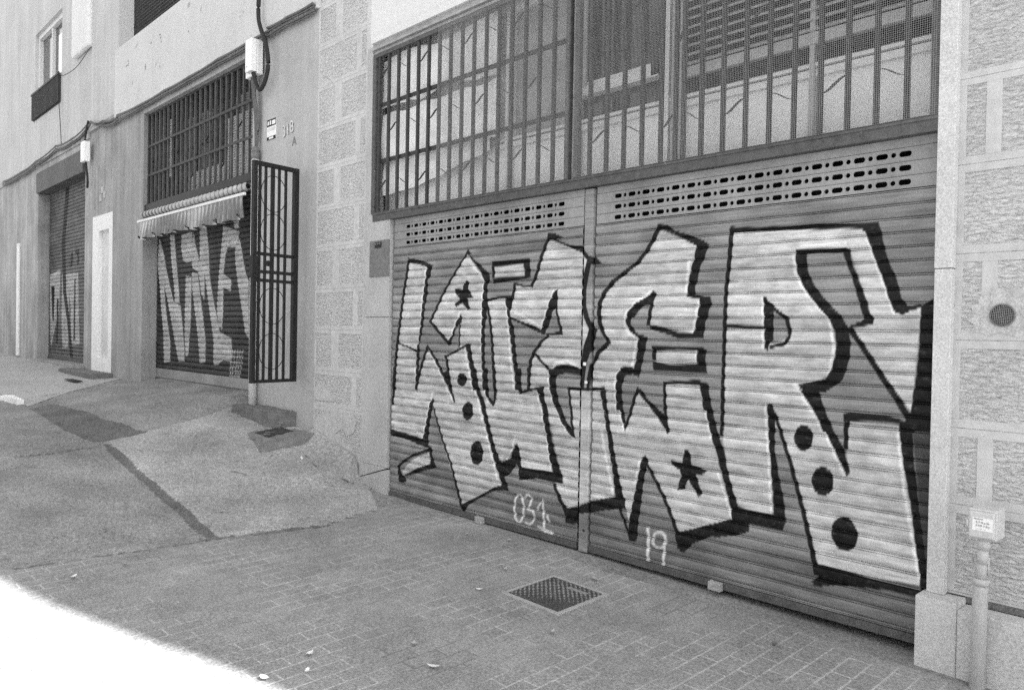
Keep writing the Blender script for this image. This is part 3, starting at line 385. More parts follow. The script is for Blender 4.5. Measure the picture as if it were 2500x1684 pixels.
for k,nm in ((0,'pavement'),(1,'concrete_ramp'),(2,'driveway')):
    qq=quads[zone==k]; u,inv=np.unique(qq,return_inverse=True); inv=inv.reshape(qq.shape)
    me=bpy.data.meshes.new(nm); me.vertices.add(len(u)); me.vertices.foreach_set('co',gco[u].astype(np.float32).ravel())
    me.loops.add(inv.size); me.loops.foreach_set('vertex_index',inv.ravel().astype(np.int32)); me.polygons.add(len(inv)); me.polygons.foreach_set('loop_start',np.arange(0,inv.size,4,dtype=np.int32))
    me.polygons.foreach_set('use_smooth',np.full(len(inv),True)); me.update(calc_edges=True)
    a=me.color_attributes.new('paint','FLOAT_COLOR','POINT'); c4=np.ones((len(u),4),np.float32); c4[:,:3]=gm[u]; a.data.foreach_set('color',c4.ravel())
    o=O(nm,me,mt['ground']); o['kind']='structure'
s=sheet('walkway',[(-5.95,-1.86),(-8.45,.3),(-22,.3),(-22,-1.86)],60,24,.005,mt['concrete_light'],0)
mb=MB(); 
for i in range(6):
    a0=-6.25-i*.12; pts=[(a0,-1.93),(a0-.12,-1.93-.02*i),(a0-.12,-1.84),(a0,-1.84)]
    mb.prism([(p[0],p[1]) for p in pts],h(a0,-1.9)-.1,h(a0,-1.9)+.07,'z')
k=mb.build('kerb_stone',mt['white_paint']); tag(k,'short whitish kerb stone at the corner of the far walkway','kerb')
# ------------------------------------------------------------------ garage building
COURSES=[(.325,.72),(.81,1.115),(1.205,1.57),(1.655,2.015),(2.10,2.475),(2.555,2.92),(2.99,3.36),(3.44,3.81),(3.89,4.26),(4.34,4.71),(4.79,5.16),(5.24,5.61),(5.69,6.06)]
def block_wall(parent,x0,x1,zlo,zhi,splits,name):
    """rendered wall scored into mock stone: rough recessed panels between smooth raised bands with a scribed line"""
    m=MB(); m.mi=1; m.box(x0,x1,.004,.3,zlo,zhi); m.mi=0
    prev=zlo
    for i,(a,b) in enumerate(COURSES+[(zhi,zhi)]):
        a2=min(max(a,zlo),zhi)
        if a2>prev+.01:
            mid=(prev+a2)/2; m.box(x0,x1,0,.02,prev,mid-.002); m.box(x0,x1,.0015,.02,mid+.002,a2)
        if a>=zhi: break
        b=min(b,zhi)
        for (u,v) in splits[i%2]: m.box(u,v,0.0008,.021,a2,b)
        prev=b
        if b>=zhi: break
    return m.build(name,[mt['band'],mt['block']],parent)
G=thing('garage_building','pale garage building with mock stone wall bands around the wide graffiti shutters','building',(2.5,0,0))
block_wall(G,-1.5,-.455,.15,6.1,[[(-1.5,-1.475),(-1.14,-1.0),(-.53,-.455)],[(-1.5,-1.475),(-.72,-.62),(-.53,-.455)]],'stone_pier')
block_wall(G,5.04,7.6,.3,6.1,[[(5.04,5.075),(5.62,5.70),(6.15,6.23),(6.8,6.9)],[(5.04,5.075),(5.165,5.235),(5.95,6.03),(6.5,6.58),(7.2,7.3)]],'block_wall')
MB().box(-1.5,-.455,0,.3,6.1,12).box(-.455,5.04,0.002,.3,4.49,12).box(5.04,7.6,0,.3,6.1,12).prism([(7.6,-.8),(13.1,-.8),(13.1,8.6),(13.02,8.9),(13.02,9.1),(13.12,9.5),(13.16,10.1),(13.14,10.5),(13.0,10.8),(12.95,11.3),(13.0,12),(7.6,12)],0,.3).build('wall',mt['lintel'],G)  # unseen far corner, its wavy outline shaped to bend the sunlit patch's edge
MB().box(-1.5,12.95,7.7,8,-1,12).box(12.65,12.95,.3,7.7,-1,12).box(-1.5,-1.2,.3,7.7,-1,12).build('rear_wall',mt['lower_paint'],G)  # unseen back and side walls, added to block light
MB().box(-1.5,12.95,-.02,8,12,12.25).build('roof',mt['concrete_mid'],G)  # unseen roof slab, added to block light
MB().box(-1.2,12.3,.9,.95,-.5,6).box(-.45,5.04,.3,.95,4.55,4.6).box(-.455,-.44,.15,.9,0,4.5).box(5.0,5.04,.05,.9,0,4.5).build('inner_light_stop',mt['interior'],G)  # unseen walls added to stop light leaking in behind the window
# granite jambs
m=MB(); m.box(-.457,-.001,-.04,.12,.262,1.742,.004); m.box(-.457,-.003,-.041,.12,1.747,2.782,.004); m.box(-.448,-.352,-.038,.12,2.7825,4.47,.004)
m.build('granite_jamb',mt['granite_dim'],G)
m=MB(); m.hexa([(-.475,-.06,-.1),(.012,-.06,-.1),(.012,.1,-.1),(-.475,.1,-.1),(-.475,-.06,.10),(.012,-.06,.245),(.012,.1,.245),(-.475,.1,.10)])
m.hexa([(-.468,-.05,.115),(.004,-.05,.256),(.004,.1,.256),(-.468,.1,.115),(-.466,-.048,.2605),(.003,-.048,.2605),(.003,.1,.2605),(-.466,.1,.2605)])
m.build('base_stone',mt['granite_dim'],G)
m=MB(); m.box(4.957,5.041,-.05,.2,.292,1.98,.004); m.box(4.955,5.041,-.051,.2,1.984,4.1,.004); m.box(4.957,5.041,-.05,.2,4.104,4.55,.004); m.build('granite_jamb',mt['granite'],G)
m=MB(); m.box(4.935,5.13,-.142,.05,-.5,.291,.006); m.box(5.131,8.5,-.138,-.001,-.6,.262,.006); m.build('plinth',mt['granite'],G)
m=MB(); m.box(5.131,8.5,.003,.2,.2625,.2995); m.build('plinth_joint',mt['plate'],G)
m=MB(); m.box(-.352,4.956,-.035,.05,4.452,4.489); m.box(-.352,4.956,-.05,.05,4.425,4.449); m.box(-.352,4.956,-.02,.05,4.395,4.422); m.build('lintel_moulding',mt['mould'],G)
m=MB(); m.box(-.352,4.956,-.062,0,4.4905,4.56); m.build('lintel_edge',mt['lintel'],G)
mb=MB(); mb.prism([(5.105,1.715),(5.135,1.735),(5.118,1.79),(5.15,1.80),(5.155,1.835),(5.205,1.845),(5.215,1.885),(5.27,1.865),(5.32,1.88),(5.40,1.84),(5.46,1.77),(5.43,1.68),(5.38,1.662),(5.33,1.63),(5.25,1.655),(5.2,1.635),(5.165,1.655),(5.12,1.65),(5.138,1.69)],-.003,.004)
mb.build('plaster_patch',mt['cap'],G)
m=MB(); m.prism(rough_outline([(-1.49,.42),(-1.47,.60),(-1.33,.66),(-1.2,.72),(-1.05,.68),(-.93,.74),(-.8,.66),(-.86,.56),(-1.0,.50),(-.86,.42),(-.72,.40),(-.62,.33),(-.56,.24),(-1.0,.25),(-1.49,.3)]),-.006,.01)
m.prism(rough_outline([(-1.49,.93),(-1.42,1.02),(-1.3,1.0),(-1.2,.94),(-1.02,.9),(-1.05,.84),(-1.2,.83),(-1.49,.83)]),-.005,.01); m.prism(rough_outline([(-.92,.62),(-.84,.74),(-.7,.76),(-.6,.66),(-.66,.53),(-.8,.48)]),-.005,.012)
m.build('plaster_patch',mt['cap'],G)
# vent cover
V=thing('round_vent','round mesh vent cover set in a pale plaster patch on the right wall','vent',(5.262,-.004,1.685))
m=MB(); m.tube([(5.262,-.006,1.739),(5.262,-.0045,1.739)],.053,24); m.build('vent_shade_disc',mt['dark'],V)  # flat dark disc painted in for the shade inside the pipe
m=MB(); ring=[(5.262+.054*math.cos(t),-.009,1.739+.054*math.sin(t)) for t in np.linspace(0,2*math.pi,33)]; m.tube(ring,.004,6,False); m.build('rim',mt['plate'],V)
m=MB()
for k in range(-6,7):
    d=k*.0083; l=math.sqrt(max(.053**2-d*d,0)); m.tube([(5.262+d-l*.08,-.009,1.739-l),(5.262+d+l*.08,-.009,1.739+l)],.0011,4); m.tube([(5.262-l,-.0095,1.739+d+l*.1),(5.262+l,-.0095,1.739+d-l*.1)],.0011,4)
m.build('grid',mt['wire'],V)
# meter box on a pipe
zg=-.28
B=thing('junction_box','pale grey plastic box with a white sticker, on top of the thick pipe','box',(5.26,-.17,.655))
MB().box(5.205,5.316,-.252,-.235,.665,.792,.008).box(5.2,5.322,-.2345,-.10,.655,.802,.008).build('case',mt['grey_plastic'],B)
MB().box(5.192,5.2045,-.245,-.225,.715,.745,.003).build('latch',mt['grey_plastic'],B)
st=MB().box(5.222,5.309,-.2535,-.2525,.702,.764).build('sticker',mt['paper'],B)
m=MB(); m.box(5.227,5.268,-.2542,-.2538,.754,.761)
for (x,z,w) in ((5.236,.738,.008),(5.249,.739,.005),(5.258,.738,.010),(5.272,.735,.006),(5.282,.736,.012),(5.236,.722,.007),(5.246,.722,.007),(5.256,.722,.008),(5.270,.722,.005),(5.279,.721,.009),(5.291,.72,.004)): m.box(x,x+w,-.2542,-.2538,z,z+.009)
for x in (5.24,5.255,5.27): m.box(x,x+.011,-.2542,-.2538,.710,.7115)
m.build('print',mt['ink_pale'],st)
P=thing('conduit_pipe','thick grey upright pipe carrying the sticker box at the right edge','pipe',(5.245,-.18,-.15))
MB().tube([(5.238,-.18,-.35),(5.245,-.18,.40),(5.246,-.18,.43)],.034,16).build('pipe',mt['pvc'],P)
MB().tube([(5.246,-.18,.425),(5.247,-.18,.455),(5.247,-.18,.456)],[.038,.038,.03],16).tube([(5.247,-.18,.45),(5.249,-.18,.53)],.022,12).build('collar',mt['pvc'],P)
MB().tube([(5.25,-.18,.53),(5.252,-.18,.60)],.024,12).tube([(5.254,-.18,.60),(5.256,-.18,.6545)],.029,12).tube([(5.27,-.16,.47),(5.268,-.16,.56)],.008,6).build('fitting',mt['grey_plastic'],P)
# jamb plate
K=thing('jamb_plate','dark grey metal plate with a small socket on the granite jamb left of the shutter','wall plate',(-.16,-.042,2.15))
MB().box(-.337,.003,-.052,-.0415,2.148,2.508,.003).build('plate',mt['plate'],K)
m=MB(); m.box(-.235,-.125,-.060,-.0525,2.435,2.49,.002); m.build('socket',mt['ink'],K)
m=MB()
for x in (-.225,-.19,-.155): m.box(x,x+.02,-.0625,-.0605,2.465,2.482)
m.build('socket_cap',mt['plate'],K)
# ------------------------------------------------------------------ garage shutters
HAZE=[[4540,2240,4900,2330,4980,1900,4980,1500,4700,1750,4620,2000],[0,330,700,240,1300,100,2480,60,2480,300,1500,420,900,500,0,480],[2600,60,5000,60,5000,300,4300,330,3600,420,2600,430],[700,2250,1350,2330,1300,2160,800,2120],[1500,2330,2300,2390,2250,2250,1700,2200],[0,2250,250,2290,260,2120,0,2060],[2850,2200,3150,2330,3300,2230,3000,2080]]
ALL=(FILL,ERASE,BLACK,WHITE); J0=2.502
def vent_rows(x0,x1,xs0,n,pitch,parent,zs,slot=.033,rad=.0135):
    """three pressed slats with real through-cut slots and round holes"""
    m=MB(); bm=m.bm
    def cell(xa,xb,za,zb,cx,cz,hw,hr):
        N=20; out=[]; inn=[]
        for k in range(N):
            t=2*math.pi*(k+.5)/N; c,s_=math.cos(t),math.sin(t)
            inn.append((cx+(hw-hr)*(1 if c>0 else -1)+hr*c,cz+hr*s_))
            # ray to cell border
            wx=(xb-cx) if c>0 else (cx-xa); wz=(zb-cz) if s_>0 else (cz-za)
            f=min(wx/abs(c) if abs(c)>1e-6 else 9,wz/abs(s_) if abs(s_)>1e-6 else 9); out.append([cx+f*c,cz+f*s_])
        for (X,Z) in ((xa,za),(xa,zb),(xb,za),(xb,zb)):
            k=min(range(N),key=lambda i:(out[i][0]-X)**2+(out[i][1]-Z)**2); out[k]=[X,Z]
        yo=.0-.004
        A=[bm.verts.new((a,yo,b)) for a,b in inn]; R=[bm.verts.new((a,yo+.0,b)) for a,b in out]; D=[bm.verts.new((cx+(a-cx)*.97,yo+.006,cz+(b-cz)*.97)) for a,b in inn]
        E=[bm.verts.new((cx+(a-cx)*1.09,yo-.0015,cz+(b-cz)*1.09)) for a,b in inn]
        for k in range(N):
            j=(k+1)%N
            bm.faces.new((R[k],R[j],E[j],E[k])); bm.faces.new((E[k],E[j],A[j],A[k])); bm.faces.new((A[k],A[j],D[j],D[k]))
    for zc in zs:
        za,zb=zc-PITCH*.47,zc+PITCH*.40
        xl=xs0-slot-.01
        m.box(x0,xl,-.004,.004,za,zb)
        for k in range(n):
            c=xs0+k*pitch; xr=c+slot+.0105
            cell(xl,xr,za,zb,c,zc-.002,slot,.0155); xl=xr
            if k<n-1:
                xr=c+pitch-slot-.0105; cell(xl,xr,za,zb,(xl+xr)/2,zc-.002,rad,rad); xl=xr
        m.box(xl,x1,-.004,.004,za,zb)
        # joint between slats: groove and bead
        m.box(x0,x1,.004,.008,zb,zb+.004); m.box(x0,x1,-.003,.004,zb+.004,zb+.0105)
    return m.build('vent_slats',mt['vent'],parent,recalc=True)
for nm,x0,x1,fl,vx,vn,vp,lab in (('roller_shutter',.026,2.486,(-20,),.251,17,.12505,'narrower roller shutter left of the post, sprayed with letters K A I S and 031'),
                     ('roller_shutter',2.612,4.99,(-22,),2.809,17,.12325,'right hand roller shutter beside the granite jamb, sprayed with letters E R and 19')):
    S=thing(nm,lab,'roller shutter',((x0+x1)/2,0,0),'graffiti garage shutters')
    painted_slats('slat_curtain',x0,x1,.036,2.426,0,J0,S,mt['paint'],ALL,flat=fl)
    vent_rows(x0,x1,vx,vn,vp,S,(2.464,2.5405,2.617))
    m=MB(); m.box(x0,x1,-.002,.006,2.652,2.70); m.build('top_slat',mt['vent'],S)
    m=MB(); m.box(x0,x1,-.022,.03,-.012,.034,.003); m.build('bottom_rail',mt['rail_dark'],S)
    lx=1.36 if x0<1 else 3.655
    m=MB(); m.box(lx,lx+.09,-.065,-.0225,-.02,.036,.006); m.tube([(lx+.02,-.045,.0362),(lx+.02,-.045,.042)],.012,10); m.build('floor_lock',mt['concrete'],S)
MB().box(0,4.99,.03,.9,2.3,2.32).box(0,4.99,.45,.5,-.2,2.69).box(0,4.99,.03,.5,-.2,-.19).build('inner_lining',mt['dark'],G)
F=thing('gate_frame','dark steel crossbeam and centre post holding the two graffiti shutters','gate frame',(2.5,0,0))
m=MB(); m.box(-.30,4.956,-.05,.06,2.702,2.783,.004); m.box(-.30,4.956,-.058,-.0505,2.765,2.781,.002); m.build('beam',mt['beam'],F)
X=np.linspace(2.502,2.594,21); Z=np.arange(-.02,2.702,.012); sh=np.interp(X,[2.502,2.504,2.592,2.594],[.02,-.018,-.018,.02]); sh[(X>2.51)&(X<2.586)]=-.022
co=np.zeros((len(Z),len(X),3)); co[...,0]=X[None,:]; co[...,1]=sh[None,:]; co[...,2]=Z[:,None]
grid_mesh('post',co.reshape(-1,3),len(Z),len(X),mt['paint'],F,masks(X,Z,*ALL),smooth=False)
m=MB(); m.box(2.53,2.555,-.034,-.0225,1.375,1.40,.003); m.build('latch',mt['white_paint'],F)
m=MB(); m.box(2.545,2.57,-.03,-.0225,1.24,1.262,.003); m.build('latch',mt['white_paint'],F)
m=MB(); m.tube([(2.558,-.0235,.14),(2.558,-.0222,.14)],.011,14); m.build('keyhole',mt['ink'],F)  # flat black disc painted for the shade inside a small hole
# ------------------------------------------------------------------ security grilles
def bar_mesh(name,x,y,z0,z1,w,mat,parent): return MB().box(x-w/2,x+w/2,y-w/2,y+w/2,z0,z1).build(name,mat,parent)
def scroll(m,xa,xb,z,y,rise,r):
    pts=[]
    for t in np.linspace(0,1,9):
        s_=t*t*(3-2*t); pts.append((xa+(xb-xa)*t,y,z+(s_-.5)*(.072 if rise else -.06)))
    rr=[r*(.45+.55*math.sin(math.pi*t)) for t in np.linspace(0,1,9)]; m.tube(pts,rr,6)
def grille(lab,xa,xb,xbars,mesh0,hrow,extra):
    S=thing('security_grille',lab,'window grille',((xa+xb)/2,-.02,2.784),'window grilles above the graffiti shutters')
    m=MB(); m.box(xa,xa+.045,-.04,0,2.784,4.38); m.box(xb-.045,xb,-.04,0,2.784,4.38); m.box(xa+.045,xb-.045,-.039,-.001,4.345,4.38); m.box(xa+.045,xb-.045,-.036,-.004,2.7845,2.796)
    m.build('frame',mt['beam'],S)
    for z in hrow: MB().box(xa+.045,xb-.045,-.004,.004,z-.02,z+.02).build('crossbar',mt['iron'],S)
    first=None
    for x in xbars:
        if first is None: first=bar_mesh('bar',x,-.02,2.7965,4.344,.026,mt['iron'],S); fx=x
        else:
            o=first.copy(); C.objects.link(o); o.parent=S; o.location=(x-fx,0,0)
    gaps=sorted(xbars)
    k=0
    for z,ph in ((3.07,0),(3.62,1),(4.18,0)):
        for i in range(ph,len(gaps)-1,2):
            if gaps[i+1]-gaps[i]>.2: continue
            m=MB(); scroll(m,gaps[i]+.0135,gaps[i+1]-.0135,z,-.02,((i//2)+extra)%2==0,.0085 if ((i//2)+extra)%2==0 else .0045); m.build('scroll',mt['iron'],S)
    m=MB(); p=.0115
    n=int((xb-mesh0)/p)
    for i in range(n): 
        x=mesh0+i*p; m.box(x-.00045,x+.00045,-.0462,-.0452,2.79,4.40)
    for i in range(int(1.6/p)):
        z=2.793+i*p; m.box(mesh0,xb,-.0447,-.0434,z-.00045,z+.00045)
    m.build('wire_mesh',mt['wire'],S); return S
grille('left security grille of closely set dark bars with two crossbars, in front of plastic sheeting',-.34,2.345,[-.245]+[-.085+.1605*k for k in range(15)],.72,(3.31,3.87),0)
grille('right security grille covered by fine wire mesh, in front of a slatted blind',2.395,4.955,[2.542+.1604*k for k in range(15) if k!=5]+[3.302,3.365],2.395,(),0)
# ------------------------------------------------------------------ window behind the grilles
W=thing('garage_window','long window with pale frosted lower panes and dark upper panes behind the grilles','window',(2.3,.2,2.784))
m=MB(); m.box(-.44,5.0,.16,.24,3.205,3.25); m.box(-.44,5.0,.15,.24,3.262,3.285); m.box(-.44,5.0,.16,.26,2.784,2.80); m.box(-.44,5.0,.16,.26,4.36,4.45); m.build('frame',mt['white_paint'],W)
for a,b,mm in ((1.44,1.475,'white_paint'),(1.49,1.505,'white_paint'),(2.17,2.28,'frame_paint'),(3.08,3.13,'white_paint'),(3.15,3.235,'frame_paint'),(4.16,4.19,'frame_paint')):
    MB().box(a,b,.135,.21,2.801,4.359).build('mullion',mt[mm],W)
edges=[-.44,.56,1.42,2.165,3.075,4.155,5.0]
for a,b in zip(edges,edges[1:]):
    MB().box(a,b,.19,.2,2.80,3.2045).build('frosted_pane',mt['pane_light'],W)
    MB().box(a,b,.205,.212,3.286,4.359).build('upper_pane',mt['pane_light'] if b<1.5 else mt['pane_mid'] if b<2.2 else mt['pane_dark'],W)
m=MB(); m.box(2.285,3.06,.10,.19,3.452,3.462); m.hexa([(2.285,.095,3.462),(3.0,.095,3.462),(3.0,.1,3.462),(2.285,.1,3.462),(2.285,.135,3.56),(2.97,.135,3.565),(2.97,.14,3.565),(2.285,.14,3.56)])
t=m.build('paper_tray',mt['white_paint']); tag(t,'pale slanting tray lying behind the mesh in the middle of the long window','tray')
m=MB(); m.box(2.2,2.375,.115,.13,3.47,4.36); t=m.build('curtain_strip',mt['frame_paint']); tag(t,'pale upright curtain strip hanging beside the middle mullion','curtain')
# blind
Bl=thing('slatted_blind','half lowered slatted blind behind the mesh at the right of the long window','blind',(4.1,.17,3.35))
z=3.475
while z<4.35:
    m=MB(); m.hexa([(3.25,.118,z),(4.99,.118,z),(4.99,.124,z-.002),(3.25,.124,z-.002),(3.25,.160,z+.034),(4.99,.160,z+.034),(4.99,.165,z+.033),(3.25,.165,z+.033)]); m.build('slat',mt['blind'],Bl); z+=.062
MB().box(3.25,4.99,.13,.17,3.395,3.465).build('bottom_rail',mt['frame_paint'],Bl)
MB().box(3.245,4.99,.176,.204,3.29,4.355).build('shade_backing',mt['dark'],Bl)  # dark sheet added for the shade between the slats
# plastic sheets
def film(label,x0,x1,ztop,zbot,y,mat,seed,amp=.02):
    r=np.random.RandomState(seed); nx,nz=70,40; ph=r.uniform(0,6,8); co=np.zeros((nz,nx,3))
    for j in range(nz):
        for i in range(nx):
            u,v=i/(nx-1),j/(nz-1); x=x0+(x1-x0)*u; zt=ztop(u); zb=zbot(u); z=zb+(zt-zb)*v
            d=sum(math.sin(ph[k]+x*(5+7*k*.9)+z*(3+4*((k*5)%3)))/(1+k) for k in range(5))
            co[j,i]=(x,y+amp*d*(1.1-v*.4),z)
    o=grid_mesh('plastic_sheet',co.reshape(-1,3),nz,nx,mat); return tag(o,label,'plastic sheet','plastic sheets hanging behind the left grille')
film('upper crumpled plastic sheet hanging behind the left grille, above its top crossbar',-.33,1.43,lambda u:4.34+.03*math.sin(9*u),lambda u:3.86+.02*math.sin(12*u),.07,mt['sheet'],1,.022)
film('middle plastic sheet with a bright top edge, between the crossbars of the left grille',-.30,1.42,lambda u:3.79+.015*math.sin(20*u),lambda u:3.32-.02*u,.06,mt['sheet'],2,.014)
film('lower torn plastic sheet sagging to the right behind the left grille, below its bottom crossbar',-.30,1.30,lambda u:3.38,lambda u:2.98+.22*u**1.5,.09,mt['sheet2'],3,.015)
# ------------------------------------------------------------------ left building
Lb=thing('shop_building','grey and white rendered shop front building with a projecting upper wall','building',(-5,0,.7))
MB().box(-8.65,-7.1,0,.6,.2,5.2).build('pier',mt['pier_paint'],Lb)
m=MB(); m.box(-3.12,-1.5,0,.3,.1,5.195); m.build('lower_wall',mt['lower_paint'],Lb)
MB().box(-8.52,-1.5,-.035,.3,5.2,6.46,.006).build('upper_wall',mt['upper_paint'],Lb)
MB().box(-8.5,-1.5,2.4,2.6,6.2,11.5).box(-8.5,-1.5,.3,2.6,6.2,6.3).build('set_back_wall',mt['upper_paint'],Lb)
m=MB()
for px_,pz_,w_,h_ in ((-7.94,6.04,.10,.018),(-7.80,6.03,.03,.05),(-7.83,6.10,.03,.02),(-6.75,6.13,.05,.02),(-6.32,6.10,.04,.03),(-6.29,6.03,.02,.04),(-6.35,6.16,.05,.012),(-6.98,5.78,.025,.09),(-5.2,5.9,.04,.02),(-4.4,6.2,.03,.05)):
    m.prism(rough_outline([(px_,pz_),(px_+w_,pz_-.2*h_),(px_+w_,pz_+h_),(px_+.3*w_,pz_+h_*.7)],3,.008),-.0375,-.034)
m.build('scuff',mt['plate'],Lb)
m=MB(); m.box(-7.1,-3.12,-.01,.14,5.085,5.195,.004); m.build('lintel_ledge',mt['mould'],Lb)
MB().box(-7.1,-3.12,.6,.65,.2,5.3).box(-7.1,-3.12,.26,.6,3.45,3.5).box(-3.12,-3.0,.3,.65,.2,5.2).box(-7.1,-3.12,.141,.6,5.12,5.199).build('inner_light_stop',mt['interior'],Lb)  # unseen walls and slabs added to close off leaking light
MB().box(-7.1,-3.12,.02,.2,3.505,3.60).build('fascia',mt['iron_black'],Lb)
def text(body,size,x,z,y,mat,name,parent,sx=1,rot=0,bold=.0):
    cu=bpy.data.curves.new(name,'FONT'); cu.body=body; cu.size=size; cu.extrude=.0015; cu.offset=bold; cu.align_x='CENTER'
    ob=bpy.data.objects.new('tmp',cu); C.objects.link(ob); dg=bpy.context.evaluated_depsgraph_get(); dg.update()
    me=bpy.data.meshes.new_from_object(ob.evaluated_get(dg)); bpy.data.objects.remove(ob)
    R=Matrix.Rotation(rot,4,'Y')@Matrix.Rotation(math.pi/2,4,'X')@Matrix.Diagonal((sx,1,1,1)); me.transform(Matrix.Translation(Vector((x,y,z))-worldloc(parent))@R)
    return O(name,me,mat,parent)
text('318',.20,-2.185,3.915,-.004,mt['num_white'],'house_number',Lb,.95,-.12,.001)
text('318',.20,-2.165,3.90,-.0018,mt['num_grey'],'house_number_shade',Lb,.95,-.12,-.003)
text('A',.15,-2.03,3.76,-.003,mt['num_grey'],'house_letter',Lb,1.0)
# grille of the shop
S=thing('security_grille','dark rusty grille with thin bars over the shop window above the awning','window grille',(-5.1,.08,3.6))
m=MB(); m.box(-7.09,-7.05,.06,.1,3.601,5.084); m.box(-3.17,-3.13,.06,.1,3.601,5.084); m.box(-7.05,-3.17,.062,.098,3.602,3.63); m.box(-7.05,-3.17,.062,.098,5.05,5.083); m.build('frame',mt['iron'],S)
for z in (4.08,4.55): MB().box(-7.05,-3.17,.048,.0575,z-.018,z+.018).build('crossbar',mt['iron'],S)
first=None
for k in range(21):
    x=-6.93+.178*k
    if first is None: first=bar_mesh('bar',x,.073,3.631,5.049,.03,mt['beam'],S)
    else:
        o=first.copy(); C.objects.link(o); o.parent=S; o.location=(.178*k,0,0)
m=MB()
for i in range(int(3.85/.035)): m.box(-7.05+i*.035-.002,-7.05+i*.035+.002,.104,.107,3.63,5.05)
for i in range(int(1.4/.035)): m.box(-7.05,-3.17,.1075,.110,3.64+i*.035-.002,3.64+i*.035+.002)
m.build('wire_mesh',mt['iron'],S)
for k in range(0,20,3):
    m=MB(); xa=-6.93+.178*k; scroll(m,xa+.016,xa+.162,3.86 if k%2 else 4.32,.073,True,.012); m.build('scroll',mt['iron_black'],S)
Wn=thing('shop_window','dim shop window with one white strip painted in for light through a gap, behind the upper grille','window',(-5.1,.3,3.6))
MB().box(-7.1,-3.12,.32,.34,3.6,5.1).build('pane',mt['pane_dark'],Wn)
MB().box(-6.73,-6.56,.27,.289,4.05,4.98).build('light_strip',mt['white_plastic'],Wn)  # white strip painted in for light coming through the gap
MB().box(-6.0,-3.2,.305,.319,3.62,4.0).box(-4.6,-3.2,.306,.3185,4.0,4.6).build('curtain',mt['white_paint'],Wn)
for x in (-5.75,-4.45): MB().box(x-.03,x+.03,.29,.3195,3.6,5.08).build('mullion',mt['plate'],Wn)
# awning
A=thing('awning','faded awning rolled up with a scalloped valance over the shop shutter','awning',(-5,-.08,3.0))
m=MB(); n=170; rows=[]
for i in range(n+1):
    x=-7.02+3.9*i/n; r=.030+.030*abs(math.sin(i*math.pi/6))**.8; rows.append([m.bm.verts.new((x,-.03+r*math.cos(2*math.pi*k/10),3.418+r*math.sin(2*math.pi*k/10+.0))) for k in range(10)])
for a,b in zip(rows,rows[1:]):
    for k in range(10): m.bm.faces.new((a[k],a[(k+1)%10],b[(k+1)%10],b[k])).smooth=True
m.build('canvas_roll',mt['rope'],A)
MB().box(-7.04,-3.1,-.115,-.085,3.29,3.328,.004).build('front_bar',mt['white_paint'],A)
n=400; co=np.zeros((9,n+1,3))
for i in range(n+1):
    x=-7.0+3.86*i/n; zb=3.085+.012*math.sin(x*1.9)-.085*abs(math.sin(x*math.pi/.33+.3*math.sin(x*2)))**.6
    for j in range(9):
        v=j/8; z=3.288+(zb-3.288)*v; co[j,i]=(x+.01*math.sin(x*9)*v,-.10+(.012+.03*v)*math.sin(x*2*math.pi/.13+.9*math.sin(x*3)+.4*v)+.02*math.sin(x*5)*v,z)
grid_mesh('valance',co.reshape(-1,3),9,n+1,mt['awning'],A)
# shop shutter
S=thing('roller_shutter','shop roller shutter sprayed with tall jagged dark letters under the awning','roller shutter',(-5.1,.23,.76))
painted_slats('slat_curtain',-7.095,-3.125,.93,3.5,.24,.93,S,mt['lpaint'],(LFILL,[],[],LWHITE),dx=.012,rel=1.0)
MB().box(-7.095,-3.125,.235,.25,.785,.929).build('base_plate',mt['vent'],S)
MB().box(-7.095,-3.125,.222,.262,.745,.784,.003).build('bottom_rail',mt['rail_dark'],S)
# iron gate leaf standing open
P0=Vector((-1.80,-.07,0)); D=Vector((.153,-.988,0)); Nn=Vector((.988,.153,0))
def gbox(m,t0,t1,z0,z1,d=.03,off=0):
    a=P0+D*t0+Nn*(off-d/2); b=P0+D*t1+Nn*(off-d/2); c_=P0+D*t1+Nn*(off+d/2); e=P0+D*t0+Nn*(off+d/2)
    m.hexa([(p.x,p.y,z0) for p in (a,b,c_,e)]+[(p.x,p.y,z1) for p in (a,b,c_,e)]); return m
Gt=thing('iron_gate','narrow black wrought iron gate leaf with rings standing open beside the shop shutter','gate',(P0.x,P0.y,1.01))
ZB,ZT=1.012,3.435
m=MB(); gbox(m,.0,.06,ZB,ZT,.05); gbox(m,.545,.59,ZB,ZT,.05); gbox(m,.061,.544,ZB,ZB+.035,.045); gbox(m,.061,.544,ZT-.045,ZT,.045); m.build('frame',mt['iron_black'],Gt)
for z in (2.14,2.235,2.43): m=MB(); gbox(m,.061,.544,z-.018,z+.018,.02); m.build('crossbar',mt['iron_black'],Gt)
for t,w in ((.505,.026),(.43,.024),(.34,.042),(.255,.024),(.168,.024)): m=MB(); gbox(m,t-w/2,t+w/2,ZB+.036,ZT-.046,.024,.004); m.build('bar',mt['iron_black'],Gt)
for zc in (3.1,2.68,1.86,1.36):
    m=MB(); m.tube([tuple(P0+D*(.335+.165*math.cos(t))+Nn*.02)[:2]+(zc+.2*math.sin(t),) for t in np.linspace(0,2*math.pi,33)],.0045,6,False); m.build('ring',mt['iron_black'],Gt)
m=MB(); gbox(m,.53,.60,2.16,2.40,.055); m.build('lock_case',mt['iron_black'],Gt)
m=MB(); gbox(m,.36,.40,2.30,2.36,.04,.01); m.build('handle',mt['iron_black'],Gt)
